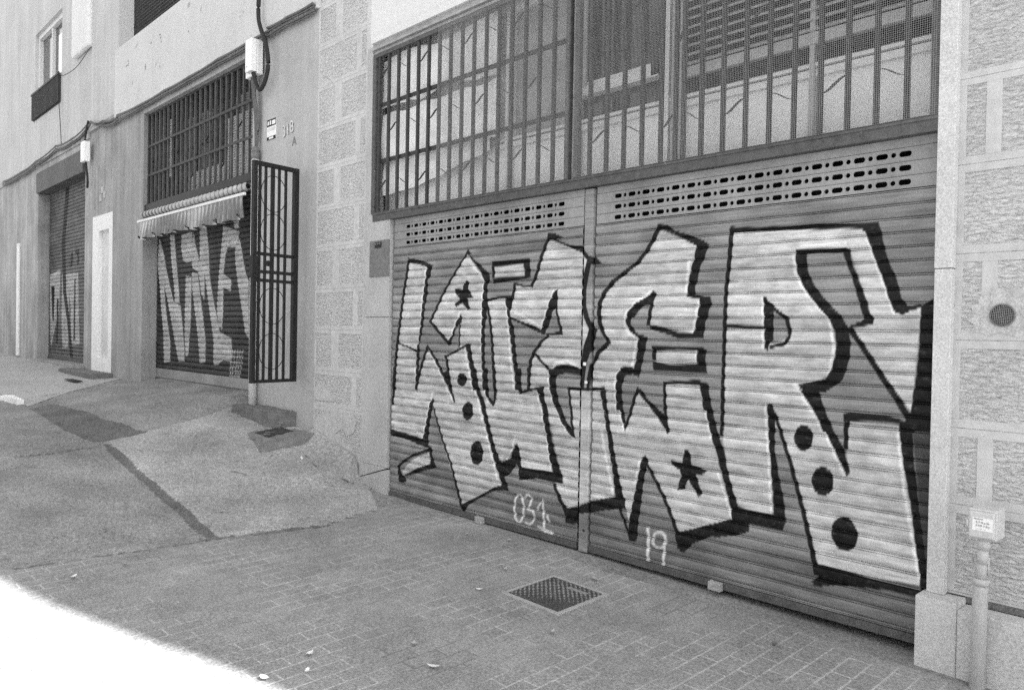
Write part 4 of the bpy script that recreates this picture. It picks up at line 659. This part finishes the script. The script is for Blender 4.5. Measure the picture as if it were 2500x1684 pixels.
# wall tube, box, cables
T=thing('cable_tube','shiny upright metal tube behind the open iron gate rising from the ground','pipe',(-2.97,-.06,.64))
MB().tube([(-2.905,-.06,.55),(-2.905,-.06,2.0),(-2.905,-.06,3.72)],.048,16).build('tube',mt['steel_tube'],T)
MB().tube([(-2.905,-.06,3.715),(-2.905,-.06,3.80)],.056,14).tube([(-2.905,-.06,3.80),(-2.905,-.06,3.87)],[.054,.035],12).build('cap',mt['plate'],T)
B=thing('meter_box','white plastic electricity box high on the wall above the iron gate','electric box',(-2.95,-.09,4.74))
MB().box(-3.115,-2.79,-.11,-.036,4.745,5.165,.008).build('case',mt['white_plastic'],B)
MB().box(-2.96,-2.795,-.19,-.1105,4.765,5.165,.008).build('lid',mt['white_plastic'],B)
m=MB(); m.tube([(-3.03,-.112,4.83),(-3.03,-.1105,4.83)],.008,8); m.tube([(-2.91,-.192,4.83),(-2.91,-.1905,4.83)],.008,8); m.build('screw',mt['plate'],B)
def sag(pts,n=8,amp=.01):
    out=[]
    for a,b in zip(pts,pts[1:]):
        for k in range(n):
            t=k/n; p=[a[i]+(b[i]-a[i])*t for i in range(3)]; p[2]-=amp*4*t*(1-t); out.append(tuple(p))
    return out+[pts[-1]]
def spline(pts,n=10):
    P=[Vector(p) for p in pts]; P=[P[0]*2-P[1]]+P+[P[-1]*2-P[-2]]; out=[]
    for i in range(1,len(P)-2):
        for k in range(n):
            t=k/n; a,b,c_,d=P[i-1:i+3]; out.append(tuple(.5*((2*b)+(c_-a)*t+(2*a-5*b+4*c_-d)*t*t+(3*b-a-3*c_+d)*t**3)))
    return out+[tuple(P[-2])]
m=MB(); m.tube(spline([(-2.80,-.10,6.4),(-2.79,-.10,5.8),(-2.80,-.10,5.45),(-2.70,-.11,5.25),(-2.57,-.11,5.05),(-2.50,-.11,4.8),(-2.56,-.11,4.62),(-2.68,-.12,4.52),(-2.77,-.13,4.60),(-2.83,-.14,4.75)]),.026,8)
tag(m.build('supply_cable',mt['black_cable']),'thick black cable looping down past the white electricity box','cable')
m=MB()
for k in range(5):
    o_=(k-2)*.022; m.tube(spline([(-2.95+o_*1.4,-.08,4.75),(-2.94+o_*1.2,-.06-.006*k,4.5),(-2.91+o_,-.05,4.2),(-2.91+o_*.6,-.05,3.9),(-2.925+o_*.4,-.055,3.78)],5),.013,6)
tag(m.build('cable_bundle',mt['grey_cable']),'short bundle of grey cables from the white electricity box down into the metal tube','cable')
m=MB()
for k in range(5):
    z0=5.155+.021*k; y=-.05-.012*(k%2); m.tube(sag([(-8.3,y-.01,z0+.0+.01*k),(-7.1,y,z0),(-6.1,y,z0+.006),(-5.1,y,z0-.004),(-4.1,y,z0+.01),(-3.1,y,z0+.005),(-2.2,y,z0+.012),(-1.52,y,z0-.01)],6,.006+.006*(k%3)),.010 if k<4 else .014,6)
m.tube(sag([(-2.62,-.07,5.26),(-2.1,-.07,5.25),(-1.52,-.07,5.24)],6,.01),.016,6)
tag(m.build('cable_run',mt['grey_cable']),'grey cables running along the ledge above the shop grille and awning','cable')
m=MB()
for k in range(5):
    z0=5.22+.03*k; y=-.03-.012*(k%2); m.tube(sag([(-17.5,y,z0-.02),(-15.6,y,z0-.05),(-14.15,y,z0),(-12.4,y,z0+.08),(-11.2,y,z0+.03),(-10.2,y,z0+.12),(-9.9,y,z0+.26-.04*k),(-9.2,y,z0+.02),(-8.3,y-.02,5.15+.025*k)],6,.02+.012*(k%3)),.012,6)
tag(m.build('cable_run',mt['grey_cable']),'sagging grey cables along the far walls over the old shutter','cable')
m=MB(); m.tube(spline([(-10.0,-.05,5.5),(-10.12,-.07,5.2),(-10.05,-.08,4.8),(-9.98,-.06,4.4),(-10.1,-.03,4.25)]),.022,6); tag(m.build('drop_cable',mt['black_cable']),'black cable dropping beside the small white box above the old shutter','cable')
m=MB(); m.tube(spline([(-10.05,-.02,6.9),(-10.9,-.04,6.72),(-11.9,-.04,6.78),(-12.3,-.02,6.95),(-12.25,-.02,6.4),(-12.1,-.02,5.8),(-12.0,-.02,5.35)]),.007,5); tag(m.build('thin_wire',mt['black_cable']),'thin dark wire strung below the far upper window','wire')
# sign
Sg=thing('alarm_sign','small white notice with dark bands beside the painted house number','sign',(-2.6,0,3.92))
pl=MB().box(-2.72,-2.487,-.006,-.0005,3.92,4.17).build('panel',mt['paper'],Sg)
m=MB(); m.box(-2.72,-2.487,-.0072,-.0062,4.085,4.17); m.box(-2.72,-2.487,-.0072,-.0062,3.92,3.962); m.build('dark_band',mt['ink'],pl)
m=MB(); m.box(-2.70,-2.665,-.0084,-.0074,4.105,4.15); m.box(-2.645,-2.61,-.0084,-.0074,4.105,4.155); m.box(-2.585,-2.5,-.0084,-.0074,4.10,4.15); m.box(-2.66,-2.55,-.0084,-.0074,3.93,3.953); m.build('light_mark',mt['paper'],pl)
m=MB()
for z in (4.06,4.045,4.03): m.box(-2.70,-2.51,-.0072,-.0063,z,z+.005)
m.build('print',mt['ink_pale'],pl)
# step and meter lump
m=MB(); pts=[(-3.06,0.0),(-3.05,-.25),(-3.0,-.285)]+[(-2.06+.15*math.cos(t),-.14+.145*math.sin(t)) for t in np.linspace(-1.57,0.0,8)]+[(-1.88,0.0)]
m.prism(pts,.2,.665,'z'); bmesh.ops.bevel(m.bm,geom=[e for e in m.bm.edges if e.verts[0].co.z>.6 and e.verts[1].co.z>.6],offset=.018,segments=2,affect='EDGES')
bmesh.ops.subdivide_edges(m.bm,edges=[e for e in m.bm.edges if e.calc_length()>.15],cuts=6,use_grid_fill=True)
for v in m.bm.verts: v.co+=Vector((RNG.normal(0,.004),RNG.normal(0,.004),RNG.normal(0,.004)))
tag(m.build('doorstep',mt['stone_step']),'worn concrete step with a rounded end below the open iron gate','step')
Lm=thing('meter_pit','low concrete hump holding a small dark lid in front of the step','meter pit',(-1.65,-.4,.3))
m=MB(); m.hexa([(-2.0,-.60,.15),(-1.33,-.74,.15),(-1.2,.0,.15),(-2.15,.0,.15),(-1.90,-.575,.455),(-1.36,-.65,.455),(-1.36,-.05,.47),(-2.1,-.05,.47)])
bmesh.ops.subdivide_edges(m.bm,edges=m.bm.edges[:],cuts=5,use_grid_fill=True); 
for v in m.bm.verts: v.co+=Vector((RNG.normal(0,.007),RNG.normal(0,.007),RNG.normal(0,.006)))
m.build('surround',mt['pit_concrete'],Lm)
m=MB(); q=[(-1.76,-.565),(-1.39,-.60),(-1.60,-.19),(-2.0,-.15)]; m.hexa([(x,y,.43) for x,y in q]+[(x,y,.466+.01*(y>-.3)) for x,y in q]); m.build('lid',mt['iron'],Lm)
# terrace fence
m=MB(); p=.03
for i in range(int(2.7/p)): m.tube([(-8.42+i*p,.26,6.46),(-8.42+i*p+.02*math.sin(i*1.7),.26,8.3)],.007,4)
for i in range(int(1.8/.06)): m.box(-8.42,-5.72,.255,.262,6.5+i*.06,6.5+i*.06+.018)
Tf=thing('terrace_fence','dark woven mesh fence on top of the shop building parapet','fence',(-7.1,.27,6.46)); m.build('mesh',mt['iron'],Tf)
MB().box(-8.42,-5.72,.275,.285,6.46,8.3).build('screen',mt['curtain'],Tf)
MB().box(-8.45,-8.42,.25,.29,6.46,8.35).box(-5.72,-5.69,.25,.29,6.46,8.35).build('post',mt['iron'],Tf)
# ------------------------------------------------------------------ door building and far building
Db=thing('doorway_building','narrow pale building section holding the white door beside the grey pier','building',(-9.4,.05,.7))
MB().box(-10.12,-8.52,.03,.5,5.36,11.5).build('upper_wall',mt['far_paint'],Db)
m=MB(); m.box(-10.12,-9.84,.03,.5,.3,5.3); m.box(-8.64,-8.53,.03,.5,.3,5.3); m.box(-9.84,-8.64,.031,.5,3.66,5.3); m.box(-10.12,-8.54,-.02,.5,5.301,5.359); m.build('lower_wall',mt['far_low'],Db)
for x,z in ((-9.52,3.92),(-9.3,3.96),(-9.42,4.06)): MB().box(x,x+.13,.018,.0295,z,z+.13).build('small_plate',mt['frame_paint'],Db)
Dr=thing('white_door','tall white panelled door beside the grey pier','door',(-9.24,.02,.74))
m=MB(); m.box(-9.838,-9.46,.0,.12,.73,3.655); m.box(-8.86,-8.642,.0,.12,.73,3.655); m.box(-9.46,-8.86,.001,.12,3.37,3.655); m.box(-9.46,-8.86,.001,.12,.73,1.03); m.build('frame',mt['door_white'],Dr)
MB().box(-9.46,-8.86,.07,.12,1.03,3.37).build('panel',mt['door_panel'],Dr)
m=MB(); m.box(-10.72,-8.55,-.34,-.001,.4,.775,.015); tag(m.build('doorstep',mt['stone_step']),'low grey step in front of the tall white door','step')
Fb=thing('far_building','far pale building with a small upper window and an old shutter at the left edge','building',(-14,.05,.8))
m=MB(); m.box(-24,-14.6,.05,.6,5.33,6.98); m.box(-24,-14.6,.05,.6,6.98,8.34); m.box(-24,-10.121,.05,.6,8.34,11.5); m.box(-12.32,-10.121,.05,.6,6.98,8.34); m.box(-14.6,-10.121,.05,.6,5.33,6.98); m.build('upper_wall',mt['far_paint'],Fb)
m=MB(); m.box(-24,-14.1,.03,.6,.3,5.2); m.box(-10.45,-10.121,.03,.6,.3,5.2); m.box(-14.1,-10.45,.03,.6,5.08,5.2); m.box(-24,-10.121,.0,.6,5.201,5.329); m.build('lower_wall',mt['far_low'],Fb)
MB().box(-11.2,-10.1,-.06,.049,6.95,11,.04).build('round_pilaster',mt['lintel'],Fb)
MB().box(-14.1,-10.45,.7,.75,.3,5.2).box(-14.6,-12.3,.75,.8,6.9,8.4).build('inner_light_stop',mt['dark'],Fb)  # unseen dark walls added behind the openings to keep light out
MB().box(-16.05,-15.82,.0,.0295,.85,3.6).build('white_panel',mt['door_white'],Fb)
Wf=thing('far_window','small upper window with a pale frame and painted sky reflection at the top left','window',(-13.45,.1,6.98))
m=MB(); m.box(-14.6,-14.52,.12,.3,6.98,8.34); m.box(-12.4,-12.32,.12,.3,6.98,8.34); m.box(-14.52,-12.4,.12,.3,8.24,8.34); m.box(-14.52,-12.4,.12,.3,6.98,7.02); m.box(-13.5,-13.44,.13,.29,7.02,8.24); m.build('frame',mt['lintel'],Wf)
MB().box(-14.52,-13.5,.2,.21,7.02,8.24).build('pane',mt['pane_dark'],Wf); MB().box(-13.44,-12.4,.2,.21,7.02,8.24).build('pane',mt['pane_dark'],Wf)
MB().box(-13.15,-12.45,.185,.195,7.03,8.0).build('curtain',mt['white_plastic'],Wf)  # white panel paints in the sky's reflection on the glass, not a real curtain
m=MB(); m.box(-14.68,-12.37,.035,.049,6.35,6.93)
for k in range(24): m.box(-14.66+k*.098,-14.63+k*.098,-.01,.0345,6.36,6.92)
m.box(-14.7,-12.35,-.02,.0345,6.925,6.965); tag(m.build('window_guard',mt['iron']),'dark barred guard panel fixed below the far upper window','window guard')
S=thing('roller_shutter','old dented roller shutter with faded tags and a crooked gap painted dark, at the far left','roller shutter',(-12.3,.25,.85))
LF=[[-14050,2760,-13130,2850,-13200,2000,-13500,1600,-13860,1110,-13950,1500],[-13000,2750,-12480,2700,-12400,1800,-12450,1120,-12900,1100,-13000,1600],[-12600,2730,-11770,2720,-11700,1800,-11600,1230,-12250,1180,-12300,2000]]
LK=[[-12700,5000,-12400,5000,-12560,4236,-12760,3455,-12640,2325,-12330,1686,-12060,880,-12300,880,-12560,1686,-12900,2325,-13060,3455,-12850,4236],[-12320,3150,-12150,3200,-12200,2900,-12350,2850],[-12050,3180,-11700,3220,-11720,2900,-11900,2860,-11800,3050],[-13900,2500,-13600,2500,-13650,1700,-13750,1700],[-13400,2200,-13250,2200,-13300,1200,-13420,1200],[-12050,2600,-11950,2600,-11950,1300,-12080,1300]]  # first outline paints the shade of a bent gap onto the slats
painted_slats('slat_curtain',-14.1,-10.7,.92,4.72,.27,.9,S,mt['fpaint'],(LF,[],LK,[]),dx=.02,rel=.9)
MB().box(-14.1,-10.46,-.02,.26,4.6,5.05,.01).build('shutter_housing',mt['beam'],S)
MB().box(-14.1,-10.7,.25,.3,.8,.919).build('bottom_rail',mt['rail_dark'],S)
MB().box(-10.69,-10.55,.10,.24,.8,3.58).build('guide_rail',mt['white_paint'],S)
m=MB(); m.box(-14.1,-10.4,-.08,.3,.4,.84,.01); tag(m.build('threshold',mt['concrete_mid']),'low concrete threshold under the old far shutter','threshold')
m=MB(); m.box(-10.16,-9.93,-.14,-.03,4.72,5.1,.01); m.box(-10.1,-9.99,-.15,-.1405,4.76,5.06,.003); tag(m.build('junction_box',mt['white_plastic']),'small white box on the far wall above the old shutter','box')
m=MB(); 
for i in range(6): m.box(-8.75+i*.11,-8.66+i*.11,-.72,-.60,h(-8.4,-.66)+.025,h(-8.4,-.66)+.042)
tag(m.build('drain_grate',mt['iron_black']),'thin dark drain slot in the walkway before the white door','drain')
# ------------------------------------------------------------------ manhole and litter
Mh=thing('manhole_cover','square dark treaded manhole cover in the pavers before the shutters','manhole cover',(2.99,-.785,-.06))
def hz(x,y,d): return h(x,y)+d
m=MB(); c4=[(2.775,-.995),(3.205,-.995),(3.205,-.572),(2.775,-.572)]
m.hexa([(x,y,hz(x,y,-.03)) for x,y in c4]+[(x,y,hz(x,y,.007)) for x,y in c4]); m.build('plate',mt['cast'],Mh)
m=MB(); o4=[(2.74,-1.03),(3.24,-1.03),(3.24,-.537),(2.74,-.537)]
for i in range(4):
    a,b=o4[i],o4[(i+1)%4]; c_,d=c4[(i+1)%4],c4[i]
    m.hexa([(p[0],p[1],hz(p[0],p[1],-.03)) for p in (a,b,c_,d)]+[(p[0],p[1],hz(p[0],p[1],.004)) for p in (a,b,c_,d)])
m.build('mortar_frame',mt['concrete_light'],Mh)
m=MB(); r4=[(2.98,-.665),(3.14,-.665),(3.14,-.635),(2.98,-.635)]; m.hexa([(x,y,hz(x,y,.004)) for x,y in r4]+[(x,y,hz(x,y,.0095)) for x,y in r4]); m.build('name_bar',mt['vent'],Mh)
def leaf(x,y,a,L,mat,lab,grp,curl=.012):
    me=bmesh.new(); n=6; row=[]
    for i in range(n+1):
        t=i/n; w=L*.24*math.sin(math.pi*min(t*1.05+.02,1))**.8+.001; z=curl*4*(t-.5)**2+.004
        row.append([me.verts.new((L*(t-.5),-w,z+.3*w)),me.verts.new((L*(t-.5),0,z)),me.verts.new((L*(t-.5),w,z+.5*w))])
    for p_,q_ in zip(row,row[1:]):
        for k in (0,1): me.faces.new((p_[k],p_[k+1],q_[k+1],q_[k]))
    ms=bpy.data.meshes.new('fallen_leaf'); me.to_mesh(ms); me.free()
    o=O('fallen_leaf',ms,mat,None,(x,y,h(x,y)+.006)); o.rotation_euler=(0,0,a); tag(o,lab,'leaf',grp); return o
grp='dry leaves scattered on the pavement'
for i,(x,y,lab) in enumerate([(.66,-2.98,'pale dry leaf near the sunlit corner of the pavement'),(.61,-2.64,'dry leaf where the pavers meet the asphalt lane'),(2.62,-1.11,'pale curled leaf left of the manhole cover'),(3.4,-1.24,'dry leaf on the pavers just in front of the manhole cover'),(2.83,-2.69,'pale leaf close to the edge of the sunlight'),(3.28,-2.0,'upright pale leaf near the bottom middle of the picture'),(1.96,-.23,'small dry leaf below the 031 shutter'),(2.45,-.72,'small dry leaf behind the manhole cover on its left'),(2.73,-2.39,'pale leaf on the shaded pavers beside the sunlit patch'),(2.99,-1.91,'small leaf between the manhole cover and the sunlit patch'),(3.0,-.41,'dry leaf between the manhole cover and the shutters'),(4.33,-.46,'dark leaf on the pavers toward the right plinth'),(1.62,-.36,'curled leaf beside the left floor lock'),(2.9,-2.5,'thin pale leaf near the sunlight edge, lowest on the left')]):
    leaf(x,y,RNG.uniform(0,6),RNG.uniform(.045,.075) if i!=11 else .06,mt['leaf2'] if 'pale' in lab else (mt['plate'] if 'dark' in lab else mt['leaf']),lab,grp)
m=MB(); cx,cy=-1.0,-.38; m.tube([(cx-.03,cy-.02,h(cx,cy)+.022),(cx+.04,cy-.05,h(cx,cy)+.02)],.011,8); tag(m.build('paper_scrap',mt['white_plastic']),'tiny rolled white paper lying at the foot of the stone pier','litter')
# ------------------------------------------------------------------ the other side of the street
Op=thing('added_opposite_building','unseen plain grey building added across the street to block low sky light','building',(0,-12,0))
MB().box(-45,45,-20,-12,-2.5,13).build('wall',mt['far_paint'],Op)  # unseen block, added so lower walls get less sky light
m=MB()
for k in range(14):
    for zf in (1.2,4.6,8.0): m.box(-42+6*k,-40.2+6*k,-11.999,-11.95,zf,zf+2)
m.build('window',mt['pane_dark'],Op)
# ------------------------------------------------------------------ light, sky, camera
EL=math.radians(40); AZ=math.radians(14.9)
d=Vector((-math.cos(AZ)*math.cos(EL),-math.sin(AZ)*math.cos(EL),-math.sin(EL)))
sun=bpy.data.lights.new('sun','SUN'); sun.energy=4.0; sun.angle=math.radians(.53); so=bpy.data.objects.new('sun',sun); C.objects.link(so)
so.rotation_euler=d.to_track_quat('-Z','Y').to_euler(); so.location=(30,10,30)
w=bpy.data.worlds.new('World'); SC.world=w; w.use_nodes=True; nt=w.node_tree; bg=nt.nodes['Background']; bg.inputs[1].default_value=.12
sky=nt.nodes.new('ShaderNodeTexSky'); sky.sky_type='NISHITA'; sky.sun_disc=False; sky.sun_elevation=EL; sky.sun_rotation=math.atan2(-d.x,-d.y)
bw=nt.nodes.new('ShaderNodeRGBToBW'); nt.links.new(sky.outputs[0],bw.inputs[0]); nt.links.new(bw.outputs[0],bg.inputs[0])
cam=bpy.data.cameras.new('camera'); co_=bpy.data.objects.new('camera',cam); C.objects.link(co_); SC.camera=co_
yaw,pitch,roll=0.8088312642891955,-0.013789062548237384,0.018673144861329784
fwd=Vector((-math.sin(yaw)*math.cos(pitch),math.cos(yaw)*math.cos(pitch),math.sin(pitch))); rt=Vector((math.cos(yaw),math.sin(yaw),0)); up=rt.cross(fwd)
r2=rt*math.cos(roll)+up*math.sin(roll); u2=up*math.cos(roll)-rt*math.sin(roll)
co_.matrix_world=Matrix(((r2.x,u2.x,-fwd.x,6.3964955),(r2.y,u2.y,-fwd.y,-4.4617093),(r2.z,u2.z,-fwd.z,1.6),(0,0,0,1)))
cam.sensor_width=36; cam.sensor_fit='HORIZONTAL'; cam.lens=1908.23582*36/2500; cam.clip_start=.05; cam.clip_end=1500
SC.view_settings.view_transform='Standard'; SC.view_settings.look='None'; SC.view_settings.exposure=2.45; SC.view_settings.gamma=1
SC.cycles.use_denoising=False; SC.cycles.max_bounces=6; SC.cycles.diffuse_bounces=4
